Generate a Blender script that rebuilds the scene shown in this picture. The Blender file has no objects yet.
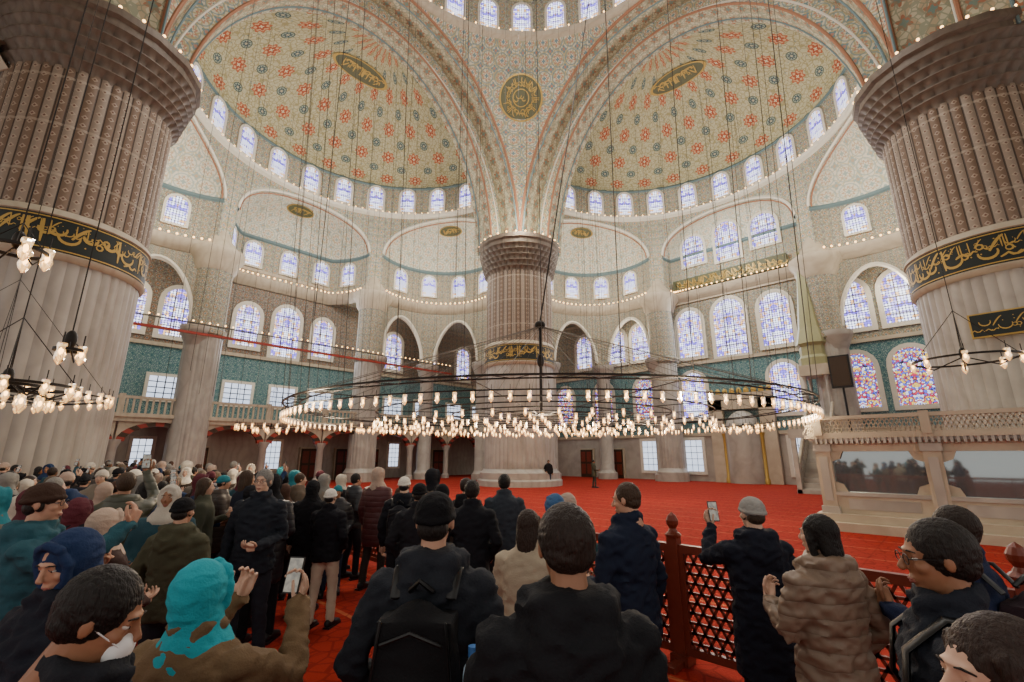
import bpy, math, random
from mathutils import Vector, Matrix, noise
pi=math.pi; rad=math.radians
sin,cos=math.sin,math.cos
rnd=random.Random(7)
scene=bpy.context.scene
TH=rad(46.5); CX,CY=1.0,15.6
def W(x,y):
    dx,dy=x-CX,y-CY
    return (dx*cos(TH)+dy*sin(TH), -dx*sin(TH)+dy*cos(TH))
def C(h,k=1.0):
    h=h.lstrip('#'); o=[]
    for i in (0,2,4):
        c=int(h[i:i+2],16)/255
        o.append((c/12.92 if c<=.04045 else ((c+.055)/1.055)**2.4)*k)
    return tuple(o)+(1,)
def sqrt0(x): return math.sqrt(max(0,x))
# ------------------------------------------------------------------ mesh builder
class MB:
    def __init__(s): s.v=[];s.f=[];s.m=[];s.uv=[]
    def add(s,vs,fs,mat=0,uvs=None):
        o=len(s.v); s.v.extend([tuple(p) for p in vs])
        for f in fs:
            s.f.append(tuple(i+o for i in f)); s.m.append(mat)
            s.uv.append([uvs[i] for i in f] if uvs else None)
    def grid(s,fn,nu,nv,mat=0,skip=None):
        vs=[];uv=[]
        for i in range(nu+1):
            for j in range(nv+1):
                p,q=fn(i/nu,j/nv); vs.append(p); uv.append(q)
        fs=[]
        for i in range(nu):
            for j in range(nv):
                a=i*(nv+1)+j
                if skip and skip(i,j): continue
                fs.append((a,a+nv+1,a+nv+2,a+1))
        s.add(vs,fs,mat,uv)
    def box(s,a,b,mat=0,M=None):
        (x0,y0,z0),(x1,y1,z1)=a,b
        vs=[(x0,y0,z0),(x1,y0,z0),(x1,y1,z0),(x0,y1,z0),(x0,y0,z1),(x1,y0,z1),(x1,y1,z1),(x0,y1,z1)]
        if M: vs=[tuple(M@Vector(p)) for p in vs]
        s.add(vs,[(0,3,2,1),(4,5,6,7),(0,1,5,4),(1,2,6,5),(2,3,7,6),(3,0,4,7)],mat)
    def lathe(s,prof,c=(0,0,0),n=24,mat=0,a0=0,a1=2*pi,rf=None):
        vs=[];uv=[];R=max(r for r,z in prof)
        for i in range(n+1):
            a=a0+(a1-a0)*i/n
            for (r,z) in prof:
                rr=r+(rf(a,z) if rf else 0)
                vs.append((c[0]+rr*cos(a),c[1]+rr*sin(a),c[2]+z)); uv.append((a*R,z))
        m=len(prof); fs=[]
        for i in range(n):
            for j in range(m-1):
                p=i*m+j; fs.append((p,p+m,p+m+1,p+1))
        s.add(vs,fs,mat,uv)
    def tube(s,pts,rads,n=10,mat=0,up=None,capn=2):
        pts=[Vector(p) for p in pts]
        if not isinstance(rads,(list,tuple)): rads=[rads]*len(pts)
        rads=[(r,r) if not isinstance(r,(tuple,list)) else r for r in rads]
        d0=(pts[0]-pts[1]).normalized(); d1=(pts[-1]-pts[-2]).normalized()
        P=[];R=[]
        if capn:
            P+= [pts[0]+d0*min(rads[0])*.85, pts[0]+d0*min(rads[0])*.5]; R+=[(rads[0][0]*.35,rads[0][1]*.35),(rads[0][0]*.82,rads[0][1]*.82)]
        P+=pts;R+=rads
        if capn:
            P+= [pts[-1]+d1*min(rads[-1])*.5, pts[-1]+d1*min(rads[-1])*.85]; R+=[(rads[-1][0]*.82,rads[-1][1]*.82),(rads[-1][0]*.35,rads[-1][1]*.35)]
        ref=Vector(up) if up else Vector((0,0,1))
        vs=[];x=None;L=0;uvs=[]
        for i,p in enumerate(P):
            t=(P[min(i+1,len(P)-1)]-P[max(i-1,0)]).normalized()
            if x is None:
                x=ref.cross(t)
                if x.length<.05: x=Vector((1,0,0)).cross(t) if abs(t.x)<.9 else Vector((0,1,0)).cross(t)
            x=(x-t*x.dot(t)).normalized(); y=t.cross(x)
            if i: L+=(P[i]-P[i-1]).length
            for k in range(n):
                a=2*pi*k/n
                vs.append(p+x*R[i][0]*cos(a)+y*R[i][1]*sin(a)); uvs.append((a*R[i][0],L))
        fs=[]
        for i in range(len(P)-1):
            for k in range(n):
                k2=(k+1)%n; fs.append((i*n+k,i*n+k2,(i+1)*n+k2,(i+1)*n+k))
        fs.append(tuple(reversed(range(n)))); fs.append(tuple((len(P)-1)*n+k for k in range(n)))
        s.add(vs,fs,mat,uvs)
    def ell(s,c,r,nu=16,nv=10,mat=0,M=None):
        if not isinstance(r,(tuple,list)): r=(r,r,r)
        vs=[];
        for j in range(1,nv):
            ph=-pi/2+pi*j/nv
            for i in range(nu):
                a=2*pi*i/nu; vs.append(Vector((r[0]*cos(ph)*cos(a),r[1]*cos(ph)*sin(a),r[2]*sin(ph))))
        vs+= [Vector((0,0,-r[2])),Vector((0,0,r[2]))]
        if M: vs=[M@p for p in vs]
        c=Vector(c); vs=[p+c for p in vs]
        fs=[];b=len(vs)-2
        for j in range(nv-2):
            for i in range(nu):
                i2=(i+1)%nu; fs.append((j*nu+i,j*nu+i2,(j+1)*nu+i2,(j+1)*nu+i))
        for i in range(nu):
            i2=(i+1)%nu; fs.append((b,i2,i)); fs.append((b+1,(nv-2)*nu+i,(nv-2)*nu+i2))
        s.add(vs,fs,mat)
    def merge(s,o,mat=None,M=None):
        off=len(s.v)
        s.v.extend([tuple(M@Vector(p)) for p in o.v] if M else o.v)
        s.f.extend([tuple(i+off for i in f) for f in o.f]); s.m.extend([mat]*len(o.f) if mat is not None else o.m); s.uv.extend(o.uv)
    def mesh(s,name='m',smooth=True,angle=40):
        me=bpy.data.meshes.new(name); me.from_pydata(s.v,[],s.f)
        me.polygons.foreach_set('material_index',s.m)
        ul=me.uv_layers.new(name='UVMap'); dat=[]
        for f,u in zip(s.f,s.uv):
            if u: 
                for q in u: dat.extend(q)
            else:
                a,b,c=[Vector(s.v[i]) for i in f[:3]]; n=(b-a).cross(c-a)
                ax=max(range(3),key=lambda k:abs(n[k]))
                for i in f:
                    p=s.v[i]; dat.extend((p[1],p[2]) if ax==0 else (p[0],p[2]) if ax==1 else (p[0],p[1]))
        ul.data.foreach_set('uv',dat)
        me.update()
        if smooth:
            me.shade_smooth()
            try: me.set_sharp_from_angle(angle=rad(angle))
            except Exception: pass
        return me
    def obj(s,name,mats,smooth=True,parent=None,angle=40):
        me=s.mesh(name,smooth,angle)
        for m in mats: me.materials.append(m)
        ob=bpy.data.objects.new(name,me); scene.collection.objects.link(ob)
        if parent: ob.parent=parent
        return ob
def remesh(mb,vox,it=3,wr=0,freq=7,bias=-.4):
    me=mb.mesh('t',False); ob=bpy.data.objects.new('t',me); scene.collection.objects.link(ob)
    m=ob.modifiers.new('r','REMESH'); m.mode='VOXEL'; m.voxel_size=vox
    if it: q=ob.modifiers.new('s','SMOOTH'); q.factor=.5; q.iterations=it
    dg=bpy.context.evaluated_depsgraph_get(); dg.update()
    m2=bpy.data.meshes.new_from_object(ob.evaluated_get(dg))
    o=MB(); vs=[]
    for v in m2.vertices:
        p=v.co.copy()
        if wr:
            q=Vector((p.x*freq,p.y*freq,p.z*freq*1.6))
            w=noise.noise(q)+.5*noise.noise(q*2.3+Vector((3,1,7)))
            w=1-2*abs(w)
            p=p+v.normal*(wr*(w+bias))
        vs.append(p)
    o.add(vs,[tuple(f.vertices) for f in m2.polygons],0)
    bpy.data.objects.remove(ob); bpy.data.meshes.remove(me); bpy.data.meshes.remove(m2)
    return o
# ------------------------------------------------------------------ materials
class NT:
    def __init__(s,name,rough=.6,metal=0,spec=.5):
        s.mat=bpy.data.materials.new(name); s.mat.use_nodes=True; s.nt=s.mat.node_tree
        s.b=s.nt.nodes['Principled BSDF']; s.b.inputs['Roughness'].default_value=rough; s.b.inputs['Metallic'].default_value=metal
        s.b.inputs['Specular IOR Level'].default_value=spec
    def n(s,t): return s.nt.nodes.new(t)
    def l(s,a,b):
        if hasattr(a,'links'): s.nt.links.new(a,b)
        else: b.default_value=a
    def M(s,op,a,b=None,c=None):
        n=s.n('ShaderNodeMath'); n.operation=op
        for i,x in enumerate((a,b,c)):
            if x is not None: s.l(x,n.inputs[i])
        return n.outputs[0]
    def V(s,op,a,b=None):
        n=s.n('ShaderNodeVectorMath'); n.operation=op; s.l(a,n.inputs[0])
        if b is not None: s.l(b,n.inputs[1])
        return n.outputs['Value'] if op=='LENGTH' else n.outputs[0]
    def mix(s,f,a,b):
        n=s.n('ShaderNodeMix'); n.data_type='RGBA'; s.l(f,n.inputs[0]); s.l(a,n.inputs[6]); s.l(b,n.inputs[7]); return n.outputs[2]
    def uv(s,sx=1,sy=1,off=(0,0)):
        t=s.n('ShaderNodeTexCoord'); v=s.V('MULTIPLY',t.outputs['UV'],(sx,sy,1)); return s.V('ADD',v,(off[0],off[1],0))
    def tex(s,kind,vec,scale,**k):
        n=s.n('ShaderNodeTex'+kind); n.inputs['Scale'].default_value=scale
        if vec is not None: s.nt.links.new(vec,n.inputs['Vector'])
        for a,b in k.items():
            if a in('feature','distance'): setattr(n,a,b)
            else: n.inputs[a].default_value=b
        return n
    def polar(s,v):
        f=s.V('SUBTRACT',s.V('FRACTION',v),(.5,.5,0)); sp=s.n('ShaderNodeSeparateXYZ'); s.l(f,sp.inputs[0])
        x,y=sp.outputs[0],sp.outputs[1]
        r=s.M('SQRT',s.M('ADD',s.M('MULTIPLY',x,x),s.M('MULTIPLY',y,y)))
        return r,s.M('ARCTAN2',y,x),x,y
    def petal(s,r,a,r0,amp,n): return s.M('LESS_THAN',r,s.M('ADD',r0,s.M('MULTIPLY',amp,s.M('COSINE',s.M('MULTIPLY',a,n)))))
    def bump(s,h,st=.3,d=.02):
        n=s.n('ShaderNodeBump'); n.inputs['Strength'].default_value=st; n.inputs['Distance'].default_value=d; s.l(h,n.inputs['Height']); s.l(n.outputs[0],s.b.inputs['Normal'])
    def col(s,c): s.l(c,s.b.inputs['Base Color'])
def plain(name,c,rough=.6,metal=0,var=.12,scale=6,spec=.4,bump=0,bs=40):
    m=NT(name,rough,metal,spec)
    t=m.n('ShaderNodeTexCoord'); nz=m.tex('Noise',t.outputs['Object'],scale,Detail=4.0)
    d=tuple(x*(1-var) for x in c[:3])+(1,); e=tuple(min(1,x*(1+var)) for x in c[:3])+(1,)
    m.col(m.mix(nz.outputs['Fac'],d,e))
    if bump:
        n2=m.tex('Noise',t.outputs['Object'],bs,Detail=5.0); m.bump(n2.outputs['Fac'],bump,.01)
    return m.mat
def emis(name,c,st):
    m=NT(name); m.col(c); m.l(c,m.b.inputs['Emission Color']); m.b.inputs['Emission Strength'].default_value=st; return m.mat
def ornament(name,base,c1,c2,c3,tile=1.0,pet=6,vine=.07,rough=.7,big=.26,vs=3.2):
    m=NT(name,rough,spec=.25); v=m.uv(1/tile,1/tile)
    vo=m.tex('Voronoi',v,vs,feature='DISTANCE_TO_EDGE'); vine_m=m.M('LESS_THAN',vo.outputs['Distance'],vine)
    col=m.mix(m.M('MULTIPLY',vine_m,.8),base,c3)
    vo2=m.tex('Voronoi',v,vs*1.7); col=m.mix(m.M('MULTIPLY',m.M('LESS_THAN',vo2.outputs['Distance'],.30),.65),col,c2)
    r,a,x,y=m.polar(v)
    col=m.mix(m.petal(r,a,big,.07,pet),col,c1); col=m.mix(m.petal(r,a,big*.68,.04,pet),col,base); col=m.mix(m.petal(r,a,big*.42,.03,4),col,c2)
    ring=m.M('LESS_THAN',m.M('ABSOLUTE',m.M('SUBTRACT',r,.43)),.03); col=m.mix(m.M('MULTIPLY',ring,.8),col,c2)
    r2,a2,_,_=m.polar(m.V('ADD',v,(.5,.5,0))); col=m.mix(m.petal(r2,a2,.17,.05,4),col,c2); col=m.mix(m.petal(r2,a2,.08,.02,4),col,c1)
    nz=m.tex('Noise',v,.25); col=m.mix(m.M('MULTIPLY',nz.outputs['Fac'],.22),col,base)
    m.col(col); return m.mat
M={}
M['pend']=ornament('painted_plaster_arabesque',C('#bbb69f'),C('#a5705a'),C('#587882'),C('#96895a'),.95,8,.11)
M['spand']=ornament('painted_plaster_spandrel',C('#b6b09b'),C('#9a6a55'),C('#547584'),C('#8f8552'),.65,6,.11)
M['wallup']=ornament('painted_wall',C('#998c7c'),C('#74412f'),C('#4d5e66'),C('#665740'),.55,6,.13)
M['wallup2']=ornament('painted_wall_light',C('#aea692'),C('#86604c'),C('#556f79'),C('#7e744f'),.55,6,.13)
M['tile']=ornament('iznik_tile',C('#879c98'),C('#234f66'),C('#2f6468'),C('#35606c'),.5,6,.12,rough=.3)
M['conch']=ornament('conch_paint',C('#cfcabb'),C('#b39a7d'),C('#91a39d'),C('#b1a67c'),1.3,8,.055)
def shaftup():
    m=NT('painted_shaft',.6); v=m.uv(1,1); sp=m.n('ShaderNodeSeparateXYZ'); m.l(v,sp.inputs[0])
    a=m.M('DIVIDE',sp.outputs[0],2.42); u=m.M('MULTIPLY',a,48/(2*pi)); z=sp.outputs[1]
    fu=m.M('ABSOLUTE',m.M('SUBTRACT',m.M('FRACT',u),.5))
    alt=m.M('LESS_THAN',m.M('FRACT',m.M('MULTIPLY',u,.5)),.5)
    col=m.mix(alt,C('#735f4e'),C('#8b7d6e'))
    d=m.M('ADD',fu,m.M('ABSOLUTE',m.M('SUBTRACT',m.M('FRACT',m.M('MULTIPLY',z,3.2)),.5)))
    col=m.mix(m.M('MULTIPLY',m.M('LESS_THAN',d,.3),.65),col,C('#a89a88')); col=m.mix(m.M('LESS_THAN',d,.13),col,C('#654334'))
    col=m.mix(m.M('GREATER_THAN',fu,.42),col,C('#463a30'))
    band=m.M('LESS_THAN',m.M('FRACT',m.M('MULTIPLY',z,.55)),.05); col=m.mix(m.M('MULTIPLY',band,.4),col,C('#b3a895'))
    m.col(col); return m.mat
M['shaftup']=shaftup()
def medallion():
    m=NT('semidome_medallions',.75,spec=.2); v=m.uv(1,1)
    col=C('#b0ac8c')
    vo=m.tex('Voronoi',v,7.5,feature='DISTANCE_TO_EDGE'); col=m.mix(m.M('MULTIPLY',m.M('LESS_THAN',vo.outputs['Distance'],.08),.65),col,C('#85794a'))
    vo2=m.tex('Voronoi',v,12.0); col=m.mix(m.M('MULTIPLY',m.M('LESS_THAN',vo2.outputs['Distance'],.25),.6),col,C('#cbc5ab'))
    vo3=m.tex('Voronoi',v,5.0); col=m.mix(m.M('MULTIPLY',m.M('LESS_THAN',vo3.outputs['Distance'],.13),.6),col,C('#5a7680'))
    r,a,x,y=m.polar(v)
    col=m.mix(m.petal(r,a,.215,.035,8),col,C('#a65f42')); col=m.mix(m.petal(r,a,.165,.02,8),col,C('#c29c79')); col=m.mix(m.petal(r,a,.125,.03,6),col,C('#9c5038')); col=m.mix(m.petal(r,a,.045,.02,4),col,C('#c8c09f'))
    r2,a2,_,_=m.polar(m.V('ADD',v,(.5,.5,0)))
    col=m.mix(m.M('LESS_THAN',r2,.16),col,C('#4a5a55')); col=m.mix(m.M('LESS_THAN',r2,.13),col,C('#8f9988')); col=m.mix(m.petal(r2,a2,.095,.025,8),col,C('#3f545c')); col=m.mix(m.petal(r2,a2,.04,.015,6),col,C('#aba88c'))
    m.col(col); return m.mat
M['medal']=medallion()
def striped():
    m=NT('arch_soffit_bands',.7,spec=.25); v=m.uv(1,1); sp=m.n('ShaderNodeSeparateXYZ'); m.l(v,sp.inputs[0])
    u,w=sp.outputs[0],sp.outputs[1]
    z=m.M('PINGPONG',m.M('MULTIPLY',u,1.0),.5); base=C('#b9b298')
    col=m.mix(m.M('LESS_THAN',m.M('FRACT',m.M('ADD',m.M('MULTIPLY',w,1.6),z)),.5),base,C('#aa9a7e'))
    r,a,_,_=m.polar(m.V('MULTIPLY',v,(1.1,1.1,1)))
    col=m.mix(m.petal(r,a,.27,.07,6),col,C('#9c6e55')); col=m.mix(m.petal(r,a,.14,.04,4),col,C('#6c8079'))
    vo=m.tex('Voronoi',v,4.5,feature='DISTANCE_TO_EDGE'); col=m.mix(m.M('MULTIPLY',m.M('LESS_THAN',vo.outputs['Distance'],.09),.65),col,C('#747f6c'))
    m.col(col); return m.mat
M['soffit']=striped()
def marble(name,c,d,sc=.6,rough=.35):
    m=NT(name,rough); t=m.n('ShaderNodeTexCoord'); nz=m.tex('Noise',t.outputs['Object'],sc,Detail=8.0,Distortion=1.2)
    w=m.tex('Wave',t.outputs['Object'],sc*.9,Distortion=9.0,Detail=4.0)
    f=m.M('POWER',w.outputs['Fac'],3.0); col=m.mix(nz.outputs['Fac'],c,d); col=m.mix(m.M('MULTIPLY',f,.35),col,d); m.col(col); return m.mat
M['marble']=marble('grey_marble',C('#b9b3a8'),C('#7f7a73'),.7)
M['shaft']=marble('fluted_marble',C('#b9b3a9'),C('#7b746b'),.5,.45)
M['stone']=marble('cream_stone',C('#c2b7a2'),C('#968a76'),.8,.6)
M['muq']=marble('muqarnas_stone',C('#7f7264'),C('#4d433a'),1.5,.6)
M['frame']=plain('window_plaster_frame',C('#d0cbbd'),.7)
M['terra']=plain('terracotta_line',C('#96694f'),.7); M['bluel']=plain('blue_grey_line',C('#647a7e'),.7)
M['redrail']=plain('red_painted_rail',C('#8c2f22'),.5)
M['darkgreen']=plain('dark_green_band',C('#151d1a'),.5); M['gold']=plain('gold_leaf',C('#b0924c'),.45,.3)
M['iron']=plain('black_iron',C('#25211e'),.5,.6); M['wire']=plain('steel_wire',C('#45403a'),.5,.3); M['bronze']=plain('bronze_brown',C('#3a2c20'),.5,.3)
M['wood']=plain('red_brown_wood',C('#662819'),.4,0,.25,12)
M['black']=plain('black_plastic',C('#0e0e10'),.4)
def carpet():
    m=NT('red_carpet',.95,spec=.1); t=m.n('ShaderNodeTexCoord'); sp=m.n('ShaderNodeSeparateXYZ'); m.l(t.outputs['Object'],sp.inputs[0])
    nz=m.tex('Noise',t.outputs['Object'],45.,Detail=5.0); n2=m.tex('Noise',t.outputs['Object'],.45,Detail=6.0)
    col=m.mix(nz.outputs['Fac'],C('#6e1012'),C('#a8281f')); col=m.mix(n2.outputs['Fac'],col,C('#94301f'))
    fx=m.M('FRACT',m.M('MULTIPLY',sp.outputs[0],1/1.25)); fy=m.M('FRACT',m.M('MULTIPLY',sp.outputs[1],1/.7))
    line=m.M('LESS_THAN',fx,.05); col=m.mix(m.M('MULTIPLY',line,.5),col,C('#b8704a'))
    l2=m.M('LESS_THAN',fy,.05); col=m.mix(m.M('MULTIPLY',l2,.22),col,C('#4e0a0c'))
    vo=m.tex('Voronoi',t.outputs['Object'],5.0,feature='DISTANCE_TO_EDGE'); col=m.mix(m.M('MULTIPLY',m.M('LESS_THAN',vo.outputs['Distance'],.06),.4),col,C('#500608'))
    m.col(col); m.bump(nz.outputs['Fac'],.4,.01); return m.mat
M['carpet']=carpet()
def glassmat(name,kind,st):
    m=NT(name,.3); v0=m.uv(1,1); v=m.V('ABSOLUTE',v0)
    r,a,_,_=m.polar(m.V('MULTIPLY',v,(6,6,1)))
    if kind=='pale':
        vo=m.tex('Voronoi',v,5.0); sp=m.n('ShaderNodeSeparateXYZ'); m.l(vo.outputs['Color'],sp.inputs[0])
        col=m.mix(m.M('GREATER_THAN',sp.outputs[0],.55),C('#e6ecff'),C('#b3a8f4')); col=m.mix(m.M('GREATER_THAN',sp.outputs[1],.76),col,C('#6a58dc')); col=m.mix(m.M('GREATER_THAN',sp.outputs[2],.9),col,C('#e0a860'))
        col=m.mix(m.M('GREATER_THAN',r,.43),col,C('#4e4e6a'))
    elif kind=='stain':
        vo=m.tex('Voronoi',v,8.0); sp=m.n('ShaderNodeSeparateXYZ'); m.l(vo.outputs['Color'],sp.inputs[0])
        col=m.mix(m.M('GREATER_THAN',sp.outputs[0],.5),C('#dfe4ff'),C('#5560d8')); col=m.mix(m.M('GREATER_THAN',sp.outputs[1],.76),col,C('#c03048')); col=m.mix(m.M('GREATER_THAN',sp.outputs[2],.82),col,C('#e8c050'))
        r3,a3,_,_=m.polar(m.V('ADD',m.V('MULTIPLY',v0,(.9,.9,1)),(.5,0,0))); ring=m.M('LESS_THAN',m.M('ABSOLUTE',m.M('SUBTRACT',r3,m.M('ADD',.32,m.M('MULTIPLY',.07,m.M('COSINE',m.M('MULTIPLY',a3,6)))))),.04); col=m.mix(ring,col,C('#a83a50'))
        e=m.tex('Voronoi',v,8.0,feature='DISTANCE_TO_EDGE'); col=m.mix(m.M('LESS_THAN',e.outputs['Distance'],.06),col,C('#1b1b30'))
    else:
        nz=m.tex('Noise',v,.8); col=m.mix(nz.outputs['Fac'],C('#a8bcd8'),C('#eef2ff'))
    m.l(col,m.b.inputs['Emission Color']); m.b.inputs['Emission Strength'].default_value=st; m.col(C('#202028')); return m.mat
M['gpale']=glassmat('pale_stained_glass','pale',3.8); M['gstain']=glassmat('stained_glass','stain',2.0); M['gclear']=glassmat('daylit_glass','clear',2.0)
M['bulb']=emis('lamp_glow',(1,.54,.17,1),10); M['bulbdim']=emis('lamp_glow_small',(1,.56,.2,1),7)
gm=NT('lamp_glass',.05); gm.b.inputs['Transmission Weight'].default_value=.9; gm.col((1,.93,.8,1)); gm.l((1,.55,.18,1),gm.b.inputs['Emission Color']); gm.b.inputs['Emission Strength'].default_value=.8; M['lampglass']=gm.mat
gd=NT('reflective_panel_glass',.04,.75); gd.col(C('#9aa4a8')); M['panel']=gd.mat
# ------------------------------------------------------------------ calligraphy
def calli(L,H,seed=1,w0=1.0):
    r=random.Random(seed); S=[]
    def stroke(pts,w):
        n=len(pts); w*=w0
        vs=[];
        for i,(x,y) in enumerate(pts):
            a=pts[max(i-1,0)];b=pts[min(i+1,n-1)]; dx,dy=b[0]-a[0],b[1]-a[1]; l=math.hypot(dx,dy) or 1
            ww=w*(.45+.75*sin(pi*(i+.3)/n)); vs+=[(x-dy/l*ww,y+dx/l*ww),(x+dy/l*ww,y-dx/l*ww)]
        for i in range(n-1): S.append([vs[2*i],vs[2*i+1],vs[2*i+3],vs[2*i+2]])
    x=.05*H
    while x<L-.4*H:
        k=r.random(); b=r.choice((.12,.2,.42))*H
        if k<.34: stroke([(x+.03*H*i/5+.02*H,.12*H+.78*H*i/5) for i in range(6)],.04*H); x+=.13*H
        elif k<.62:
            R=r.uniform(.17,.27)*H; stroke([(x+R+R*cos(a),b+R+R*.9*sin(a)) for a in [pi*.9+i*pi*1.15/9 for i in range(10)]],.045*H); x+=R*1.3
        elif k<.78:
            stroke([(x+.1*H*i,b+.06*H*sin(i*1.9)+.05*H) for i in range(7)],.04*H); x+=.26*H
        elif k<.9:
            R=.09*H; stroke([(x+R+R*cos(a),b+.2*H+R*sin(a)) for a in [i*2*pi/8 for i in range(9)]],.03*H); x+=.16*H
        else: stroke([(x+.4*H*i/5,.9*H-.5*H*(i/5)**1.4) for i in range(6)],.045*H); x+=.2*H
        if r.random()<.6:
            q=.03*H; dx,dy=x+r.uniform(-.1,.1)*H,r.uniform(.1,.9)*H; S.append([(dx-q,dy),(dx,dy-q),(dx+q,dy),(dx,dy+q)])
    return S
def put_calli(mb,S,fn,mat):
    for q in S: mb.add([fn(x,y) for x,y in q],[(0,1,2,3)],mat)
# ------------------------------------------------------------------ windows
wn=[0]
def outline(w,h,b=0,n=10,arch=True):
    a=w*.55 if arch else 0
    P=[(-w/2,b),(w/2,b)]
    if arch: P+=[(w/2*cos(pi*i/n),h-a+a*sin(pi*i/n)**.92 if 0<i<n else h-a) for i in range(n+1)]
    else: P+=[(w/2,h),(-w/2,h)]
    return P
def window(o,right,nrm,w,h,glass='gpale',arch=True,fr=.14,bars=(2,4),off=.05,depth=.12,fm='frame',zc=True):
    wn[0]+=1; mb=MB(); o=Vector(o); right=Vector(right).normalized(); nrm=Vector(nrm).normalized(); up=Vector((0,0,1))
    if zc: o=o-up*h/2
    def P(x,z,d): return o+right*x+up*z+nrm*d
    ol=outline(w,h,0,arch=arch); ou=outline(w+2*fr,h+fr,-fr,arch=arch)
    mb.add([P(x,z,off) for x,z in ol],[tuple(range(len(ol)))],0,[(x,z) for x,z in ol])
    n=len(ol)
    A=[P(x,z,off) for x,z in ol]+[P(x,z,depth) for x,z in ol]+[P(x,z,depth) for x,z in ou]+[P(x,z,0) for x,z in ou]
    fs=[]
    for i in range(n):
        j=(i+1)%n
        for k in range(3): fs.append((k*n+i,k*n+j,(k+1)*n+j,(k+1)*n+i))
    mb.add(A,fs,1)
    t=.02 if w<1.5 else .03
    for i in range(1,bars[0]):
        x=-w/2+w*i/bars[0]; zt=h-(w*.55*(1-sqrt0(1-(2*x/w)**2)) if arch else 0)
        mb.add([P(x-t,0,off+.03),P(x+t,0,off+.03),P(x+t,zt,off+.03),P(x-t,zt,off+.03)],[(0,1,2,3)],2)
    for i in range(1,bars[1]):
        z=h*i/bars[1]; ww=w/2
        if arch and z>h-w*.55: ww=w/2*sqrt0(1-((z-(h-w*.55))/(w*.55))**2)
        mb.add([P(-ww,z-t,off+.035),P(ww,z-t,off+.035),P(ww,z+t,off+.035),P(-ww,z+t,off+.035)],[(0,1,2,3)],2)
    return mb.obj('window_%d'%wn[0],[M[glass],M[fm],M['iron'] if glass!='gpale' else M['muq']],False)
# ------------------------------------------------------------------ structure
A=11.0; ZS=17.0; HA=14.0; HP=12.3
S0=.8; T0=14.0; RS=11.3; ZR=22.8; ZD=25.6; AP=5.0
RE=5.2; RHO=10.2; ZE=19.0; HE=3.5
def wz(z): return A*sqrt0(1-((z-ZS)/HA)**2)
f=MB(); f.box((-30,-30,-.3),(25.5,28,0),0); f.obj('floor',[M['carpet']],False)
pd=MB()
for q in range(4):
    def fn(a,b,q=q):
        z=ZS+HA*sin(b*pi/2); w=A*cos(b*pi/2); r=math.hypot(A,w); a0=math.atan2(w,A); ang=a0+(pi/2-2*a0)*a+q*pi/2
        return (r*cos(ang),r*sin(ang),z),(ang*11,z)
    pd.grid(fn,24,20,0)
pd.obj('pendentives',[M['pend']],True)
dm=MB()
dm.lathe([(A+.02,31),(A-.35,31.1),(A-.45,31.35),(A-.1,31.5)],n=96,mat=1)
dm.lathe([(A,31.4),(A,34.6)],n=96,mat=0)
dm.grid(lambda a,b:((A*cos(b*pi/2*.999)*cos(a*2*pi),A*cos(b*pi/2*.999)*sin(a*2*pi),34.6+8.4*sin(b*pi/2)),(a*28,b*4)),84,12,2)
dm.obj('central_dome',[M['spand'],M['stone'],M['medal']],True)
for i in range(28):
    a=(i+.5)*2*pi/28; c=(A-.02)*cos(a),(A-.02)*sin(a),33.0
    window(c,(-sin(a),cos(a),0),(-cos(a),-sin(a),0),1.2,2.4,'gpale',fr=.18)
def oval(m,fn,rx,ry,mats_,seed):
    n=36
    for (k0,k1,lift,mt) in ((0.02,1.0,.05,mats_[0]),(.9,1.0,.08,mats_[1])):
        kk=5
        vs=[fn(rx*(k0+(k1-k0)*j/kk)*cos(2*pi*i/n),ry*(k0+(k1-k0)*j/kk)*sin(2*pi*i/n),lift) for j in range(kk+1) for i in range(n)]
        m.add(vs,[(j*n+i,j*n+(i+1)%n,(j+1)*n+(i+1)%n,(j+1)*n+i) for j in range(kk) for i in range(n)],mt)
    L=1.45*rx
    for kk in (0,1): put_calli(m,calli(L,ry*1.1,seed+kk*50),lambda x,y:fn(x-L*.45,y-ry*.55,.09),mats_[1])
M['cart']=plain('cartouche_ground',C('#55573f'),.6)
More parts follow.
